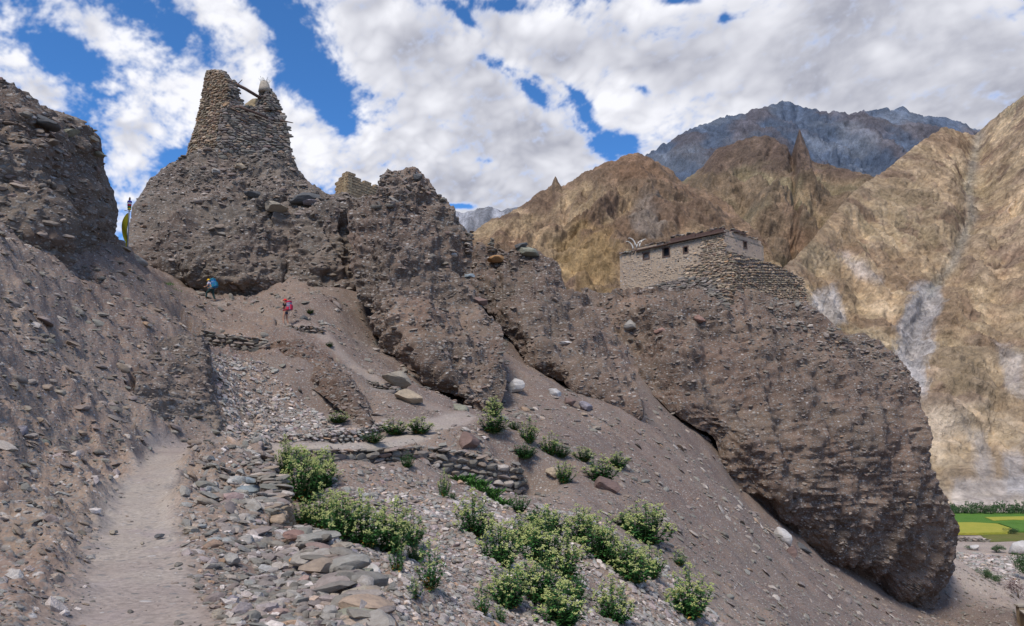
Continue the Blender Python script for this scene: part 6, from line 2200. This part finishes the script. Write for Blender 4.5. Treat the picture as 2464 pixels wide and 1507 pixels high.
# ------------------------------------------------------------------ boulders and single rocks
def rock_mat(name, c, spots=None, spot_amt=.5):
    m, t, bs = new_mat(name, .88)
    tc = t.n('ShaderNodeTexCoord')
    p = tc.outputs['Object']
    n1 = t.noise(p, 1.6, 6, .65)
    n2 = t.noise(p, 8.0, 5, .7)
    n3 = t.noise(t.vmath('MULTIPLY', p, (.6, .6, 3.5)), 2.2, 4, .6)
    k = t.n('ShaderNodeMapRange', {'Value': t.math('ADD', t.math('MULTIPLY', n1, .5), t.math('MULTIPLY', n2, .5)), 'From Min': .32, 'From Max': .68, 'To Min': .62, 'To Max': 1.3}).outputs[0]
    base = c
    if spots:
        base = t.mixc(t.math('MULTIPLY', t.smooth(n2, .5, .62), spot_amt), c, spots)
    col = t.mixc(1.0, base, t.n('ShaderNodeCombineColor', {0: k, 1: k, 2: k}).outputs[0], 'MULTIPLY')
    t.t.links.new(col, bs.inputs['Base Color'])
    b = t.n('ShaderNodeBump', {'Height': t.math('ADD', t.math('ADD', n1, n3), t.math('MULTIPLY', n2, .5)), 'Strength': .7, 'Distance': .12})
    t.t.links.new(b.outputs[0], bs.inputs['Normal'])
    return m


RK = {'white': rock_mat('white_rock', (.52, .49, .46), (.36, .32, .30)), 'tan': rock_mat('tan_rock', (.44, .35, .25), (.20, .16, .12), .6), 'grey': rock_mat('grey_rock', (.33, .305, .275), (.2, .185, .17)),
      'greytan': rock_mat('grey_tan_rock', (.35, .30, .235), (.18, .16, .14), .6), 'brown': rock_mat('brown_rock', (.20, .135, .115), (.15, .105, .09)), 'orange': rock_mat('orange_rock', (.36, .205, .095), (.26, .16, .09)),
      'blue': rock_mat('blue_grey_rock', (.25, .29, .31), (.19, .21, .23)), 'green': rock_mat('green_grey_rock', (.27, .265, .205), (.17, .168, .135)), 'red': rock_mat('reddish_rock', (.30, .185, .15), (.2, .13, .11)),
      'dark': rock_mat('dark_rock', (.11, .11, .11), (.07, .07, .075)), 'violet': rock_mat('violet_grey_rock', (.27, .245, .265), (.2, .18, .195)), 'rust': rock_mat('rusty_rock', (.55, .27, .09), (.4, .2, .08))}


def cliff_hit(cl, x, y):
    fx, fy = proj(cl.F)
    k = np.argmin((fx - x) ** 2 + (fy - y) ** 2)
    j, i = np.unravel_index(k, fx.shape)
    return cl.F[j, i], cl.N[j, i]


def rock(label, x, y, w, h, col, tilt=0, on='ground', seed=0, deep=None, cat='boulder', name='boulder', cuts=9, group=None, d=None, near=0.0):
    """x, y: centre in the frame; w, h: seen size; tilt in degrees, + turns the right end down"""
    if on == 'ground':
        if d is None:
            P, ok = hit_ground([x], [y + h * .32])
            p = P[0]
        else:
            p = pix(x, y, d)
    else:
        p, n = cliff_hit(on, x, y)
    dist = p[1] / (cs - (CY - y) / FPX * sn)
    c = pix(x, y, p[1] - (near if on == 'ground' else .05))
    W_, H = w * dist / FPX / 2, h * dist / FPX / 2
    v, f = stone_shape(3000 + seed * 17 + int(x * 3 + y), .8, 15, 3, .11, .12)
    v = v / np.abs(v).max(0)
    # broader than deep, base left rough
    D_ = deep if deep else (W_ * .7 + H * .3)
    v = v * np.array([W_, D_, H])
    a = math.radians(tilt)
    v = np.stack([v[:, 0] * math.cos(a) + v[:, 2] * math.sin(a), v[:, 1], -v[:, 0] * math.sin(a) + v[:, 2] * math.cos(a)], -1)
    o = obj_np(name, v, f, RK[col], None, True)
    o.data.set_sharp_from_angle(angle=math.radians(38))
    o.location = c
    o.rotation_euler = (0, 0, -math.atan2(c[0], c[1]))
    tag_thing(o, label, cat, group)
    return o


R_ = [
    ('big pale tan speckled boulder beside the lower trail, lower of the two big ones', 985, 957, 74, 40, 'tan', 12, None), ('big grey-tan oval boulder just above the pale speckled boulder', 958, 911, 78, 42, 'greytan', 14, 39.8),
    ('white rock wedged at the right foot of the big fin', 1238, 929, 44, 44, 'white', 35, None), ('pale pinkish rock at the foot of the middle fin', 1334, 947, 34, 26, 'white', 20, None),
    ('brown rock in the row at the foot of the middle fin, nearest the pale rock', 1372, 968, 30, 22, 'brown', 10, None), ('dark flat rock at the right end of the row below the middle fin', 1408, 978, 36, 22, 'violet', 25, None),
    ('smooth brown upright boulder standing on the bend of the lower trail', 1125, 1066, 60, 52, 'brown', 12, None), ('flat brown slab lying on the slope below the upper shrubs', 1453, 1172, 76, 44, 'brown', 22, None),
    ('bright white boulder on the slope below the house cliff', 1884, 1293, 50, 36, 'white', 38, None), ('dark red-brown rock just below the bright white boulder', 1905, 1330, 26, 44, 'brown', -55 + 90, None),
    ('dark slab lying right of the bright white boulder', 1934, 1319, 44, 16, 'dark', 30, None), ('rounded grey boulder below the dry stone wall in the gully', 557, 880, 42, 24, 'grey', 5, None),
    ('grey boulder at the head of the left slope below the prayer flag', 334, 629, 46, 28, 'grey', 20, None), ('reddish block under the left edge of the big fin', 968, 873, 34, 26, 'red', 10, None),
    ('dark rock beside the green tuft right of the hiker in red', 730, 768, 26, 18, 'dark', 0, None), ('thin dark slab lying on the slope left of the hikers', 433, 738, 34, 10, 'dark', 4, None),
    ('tan rock half hidden beside a shrub on the slope', 1334, 1140, 46, 30, 'tan', 10, None), ('flat grey slab on the scree below the lower trail wall', 1303, 1222, 44, 16, 'grey', 35, None),
    ('sloping brown slab leaning against the lower trail wall', 1020, 1112, 66, 26, 'brown', 32, None), ('grey-green rough rock beside the lower trail bend', 1110, 987, 46, 26, 'green', 15, None),
    ('pale flat stone at the foot of the prayer flag pole', 297, 597, 40, 14, 'tan', 14, 49.6),
]
for i, (lab, x, y, w_, h_, c, tl, d) in enumerate(R_):
    rock(lab, x, y, w_, h_, c, tl, seed=i, d=d)
for i, (lab, x, y, w_, h_, c, tl, cl) in enumerate([
    ('orange rock set in the left cliff', 200, 554, 78, 40, 'orange', 10, left_cliff), ('tan slab jutting from the right top edge of the left cliff', 216, 330, 60, 26, 'tan', 22, left_cliff),
    ('grey-green slab below the top edge of the left cliff', 165, 322, 52, 18, 'green', -25, left_cliff), ('dark overhanging slab across the upper left cliff', 90, 288, 104, 26, 'dark', 12, left_cliff),
    ('grey-green slab jutting out at the right of the left cliff', 238, 372, 40, 12, 'green', 10, left_cliff), ('small reddish rock at the top left corner of the left cliff', 2, 195, 16, 18, 'red', 0, left_cliff),
    ('dark grey slab on the shoulder of the tower hill', 742, 480, 88, 30, 'dark', -2, mid_cliff), ('flat violet slab under the dark slab on the tower hill shoulder', 756, 490, 52, 16, 'violet', -4, mid_cliff),
    ('tan slab jutting from the right side of the tower hill', 668, 500, 60, 24, 'greytan', 5, mid_cliff), ('black slab on the right of the tower hill', 612, 468, 50, 20, 'dark', 8, tower_hill),
    ('tan rock in the masonry below the tower', 583, 401, 34, 18, 'tan', 5, tower_hill), ('grey rock left of the tan rock below the tower', 522, 413, 28, 16, 'grey', 0, tower_hill),
    ('rusty tan stone near the top of the middle fin', 1196, 624, 48, 18, 'orange', 0, fin_mid), ('big green-grey slab balanced on top of the middle fin', 1271, 607, 60, 26, 'green', 4, fin_mid),
    ('dark stone lying on the green-grey slab of the middle fin', 1256, 591, 36, 16, 'dark', -12, fin_mid), ('wedge of dark rock sticking out at the right of the big fin', 1150, 726, 48, 24, 'brown', 6, fin_big),
    ('white stone in the upper right of the big fin', 1092, 613, 22, 11, 'white', 25, fin_big), ('blue-grey slab at the right edge of the big fin', 1128, 664, 30, 12, 'blue', 5, fin_big),
    ('pale flat stone low on the middle fin', 1360, 825, 38, 11, 'white', -2, fin_mid), ('rust red rock in the masonry below the house', 1680, 768, 40, 20, 'red', 10, fin_right),
    ('round grey rock below the left end of the terrace wall', 1516, 782, 32, 28, 'grey', 0, fin_right), ('red-brown block low on the left face of the house cliff', 1590, 796, 34, 18, 'red', 5, fin_right),
    ('knob of dark rock at the top right of the big fin', 1004, 428, 22, 24, 'dark', -70, fin_big),
]):
    rock(lab, x, y, w_, h_, c, tl, on=cl, seed=40 + i)
# edge of the near trail
for i, (lab, x, y, w_, h_, c, tl) in enumerate([
    ('blocky green-brown boulder topping the pile at the trail edge', 851, 1396, 92, 54, 'green', -8), ('olive-brown boulder under the blocky boulder at the trail edge', 857, 1431, 78, 38, 'greytan', -14),
    ('long grey slab lying behind the blocky boulder', 814, 1376, 126, 36, 'green', -14), ('long two-toned slab above the boulder pile at the trail edge', 797, 1326, 98, 34, 'greytan', -10),
    ('smooth pale grey stone resting on the two-toned slab', 785, 1308, 76, 26, 'violet', -10), ('grey rounded stone at the head of the row of edge slabs', 770, 1292, 62, 24, 'grey', -4),
    ('white rock behind the blocky boulder', 890, 1382, 38, 46, 'white', 50), ('long flat pointed slab at the bottom of the trail edge', 870, 1478, 112, 30, 'green', 0),
    ('square grey block above the flat pointed slab', 872, 1450, 52, 28, 'grey', -6), ('round pale boulder left of the flat pointed slab', 791, 1476, 46, 36, 'grey', 8),
    ('flat violet-grey stone at the very bottom of the trail edge', 852, 1506, 92, 22, 'violet', 0), ('thin grey slab above the long grey slab', 838, 1352, 70, 16, 'grey', -8),
    ('pale stone with a raised end among the edge slabs', 838, 1338, 46, 26, 'violet', -16), ('reddish flat rock on the trail edge below the retaining wall', 662, 1250, 66, 28, 'red', 8),
    ('dark green slab tucked under the reddish flat rock', 684, 1263, 48, 16, 'dark', -12), ('brown rough rock on the trail edge past the reddish rock', 712, 1292, 62, 28, 'red', 10),
    ('blue-grey slab on the retaining wall top, larger of two', 585, 1182, 76, 26, 'blue', -6), ('blue-grey slab on the retaining wall top, smaller of two', 594, 1158, 50, 20, 'blue', -4),
    ('broad greenish slab on top of the retaining wall', 626, 1222, 70, 18, 'blue', 6), ('grey angular rock in the middle of the stony shoulder', 562, 1344, 36, 32, 'grey', -20),
    ('grey-tan stone left of the angular rock on the stony shoulder', 462, 1277, 38, 20, 'greytan', 0), ('pale pink stone on the stony shoulder above the angular rock', 545, 1287, 46, 18, 'white', 6),
    ('rounded grey stone standing on the stony shoulder', 592, 1302, 38, 26, 'grey', -10), ('orange stone among the grey ones on the stony shoulder', 706, 1350, 26, 14, 'rust', 10),
    ('bright orange square stone beside the boulder pile', 773, 1412, 22, 16, 'rust', 0), ('pink-brown stone below the bright orange square stone', 776, 1426, 24, 12, 'red', 0),
    ('grey rounded stone near the bottom edge of the stony shoulder', 746, 1440, 32, 18, 'grey', -5), ('pale pointed stone at the bottom of the stony shoulder', 556, 1445, 36, 22, 'violet', -10),
    ('round brown stone by the bottom edge right of the trail', 522, 1478, 28, 26, 'greytan', 0), ('bluish rounded stone left of the trail at the bottom edge', 78, 1491, 54, 30, 'blue', 0),
    ('small mauve stone beside the bluish stone at the bottom edge', 114, 1497, 28, 20, 'violet', 20), ('pale grey stone left of the trail above the bluish stone', 100, 1430, 34, 18, 'violet', 6),
    ('rough mauve stone left of the trail near the bottom edge', 140, 1468, 38, 18, 'violet', -10), ('dark pointed stone at the left edge of the picture', 42, 1292, 54, 16, 'dark', 14),
    ('long grey stone in the small heap left of the trail', 197, 1149, 42, 15, 'grey', -4), ('pale stone at the right of the small heap left of the trail', 236, 1150, 34, 20, 'greytan', 22),
    ('grey stone at the front of the small heap left of the trail', 216, 1162, 26, 14, 'grey', 0), ('lowest flat stone below the small heap left of the trail', 259, 1185, 40, 13, 'greytan', 6),
    ('small dark stone lying in the middle of the trail', 383, 1289, 24, 12, 'dark', 0), ('small brown stone on the left side of the trail', 273, 1281, 20, 10, 'greytan', 0),
    ('grey stone on the left verge of the trail', 217, 1342, 24, 12, 'grey', 0), ('small square stone in the middle of the trail', 344, 1308, 12, 8, 'greytan', 0),
    ('big rounded stone half buried in the bank on the left', 46, 1040, 36, 34, 'violet', 30), ('green-grey boulder at the foot of the bank on the left', 100, 1070, 48, 26, 'green', 8),
    ('blue-grey flat stone on the bank above the trail', 243, 1038, 36, 16, 'blue', 10), ('grey-brown stone half way up the left bank', 140, 945, 36, 18, 'greytan', 5),
    ('pale stone low on the left bank', 68, 1108, 24, 22, 'white', 30),
]):
    rock(lab, x, y, w_ * 1.06, h_ * 1.12, c, tl, seed=90 + i, near=.14 if i < 18 else .04, cat='stone' if w_ < 50 else 'boulder', name='stone' if w_ < 50 else 'boulder')
for (lab, x, y, w_, h_, c, d) in (('huge cracked white boulder in the valley at the right edge', 2452, 1319, 62, 34, 'white', None), ('round white boulder among the river stones below the field wall', 2344, 1318, 24, 14, 'white', None)):
    p = on_level(x, y + h_ * .4, VALLEY)
    rock(lab, x, y, w_, h_, c, -12, seed=7, d=p[1])
# cairn and stone pillar
for (lab, xs, y0, y1, cl, w0, w1) in (('small cairn of flat dark stones on top of the middle fin', 1183, 574, 606, fin_mid, 10, 26), ('leaning pillar of stacked stones at the right edge of the big fin', 1128, 556, 606, fin_big, 24, 26)):
    p, _ = cliff_hit(cl, xs, y1 if cl is fin_mid else 600)
    c = empty('stone_cairn' if cl is fin_mid else 'stone_pillar')
    tag_thing(c, lab, 'cairn' if cl is fin_mid else 'stone pillar')
    y = y1
    k = 0
    while y > y0:
        f = (y1 - y) / (y1 - y0)
        w_ = (w1 + (w0 - w1) * f) * rng.uniform(.8, 1.2)
        h_ = rng.uniform(4.0, 6.5)
        q = pix(xs + rng.normal() * 2 + (4 * f if cl is fin_big else 0), y, p[1] - .1)
        o = bpy.data.objects.new('stone', PROTO['wall'][1][k % 9])
        sc = p[1] / FPX / 2
        o.location, o.scale, o.rotation_euler = q, (w_ * sc * 1.1, w_ * sc, h_ * sc * 2.4), (rng.normal() * .08, rng.normal() * .08, rng.uniform(0, 6.28))
        link(o, c)
        y -= h_ * .8
        k += 1
lg = tube('weathered_log', pix([868, 900, 930, 950], [933, 942, 946, 944], [39.0, 38.7, 38.4, 38.2]), .17, .13, M['greywood'])
tag_thing(lg, 'weathered grey log lying behind the big pale speckled boulder', 'log')
for o in list(scene.objects):
    if o.parent is None and o.get('category') and 'kind' not in o:
        o['kind'] = 'thing'
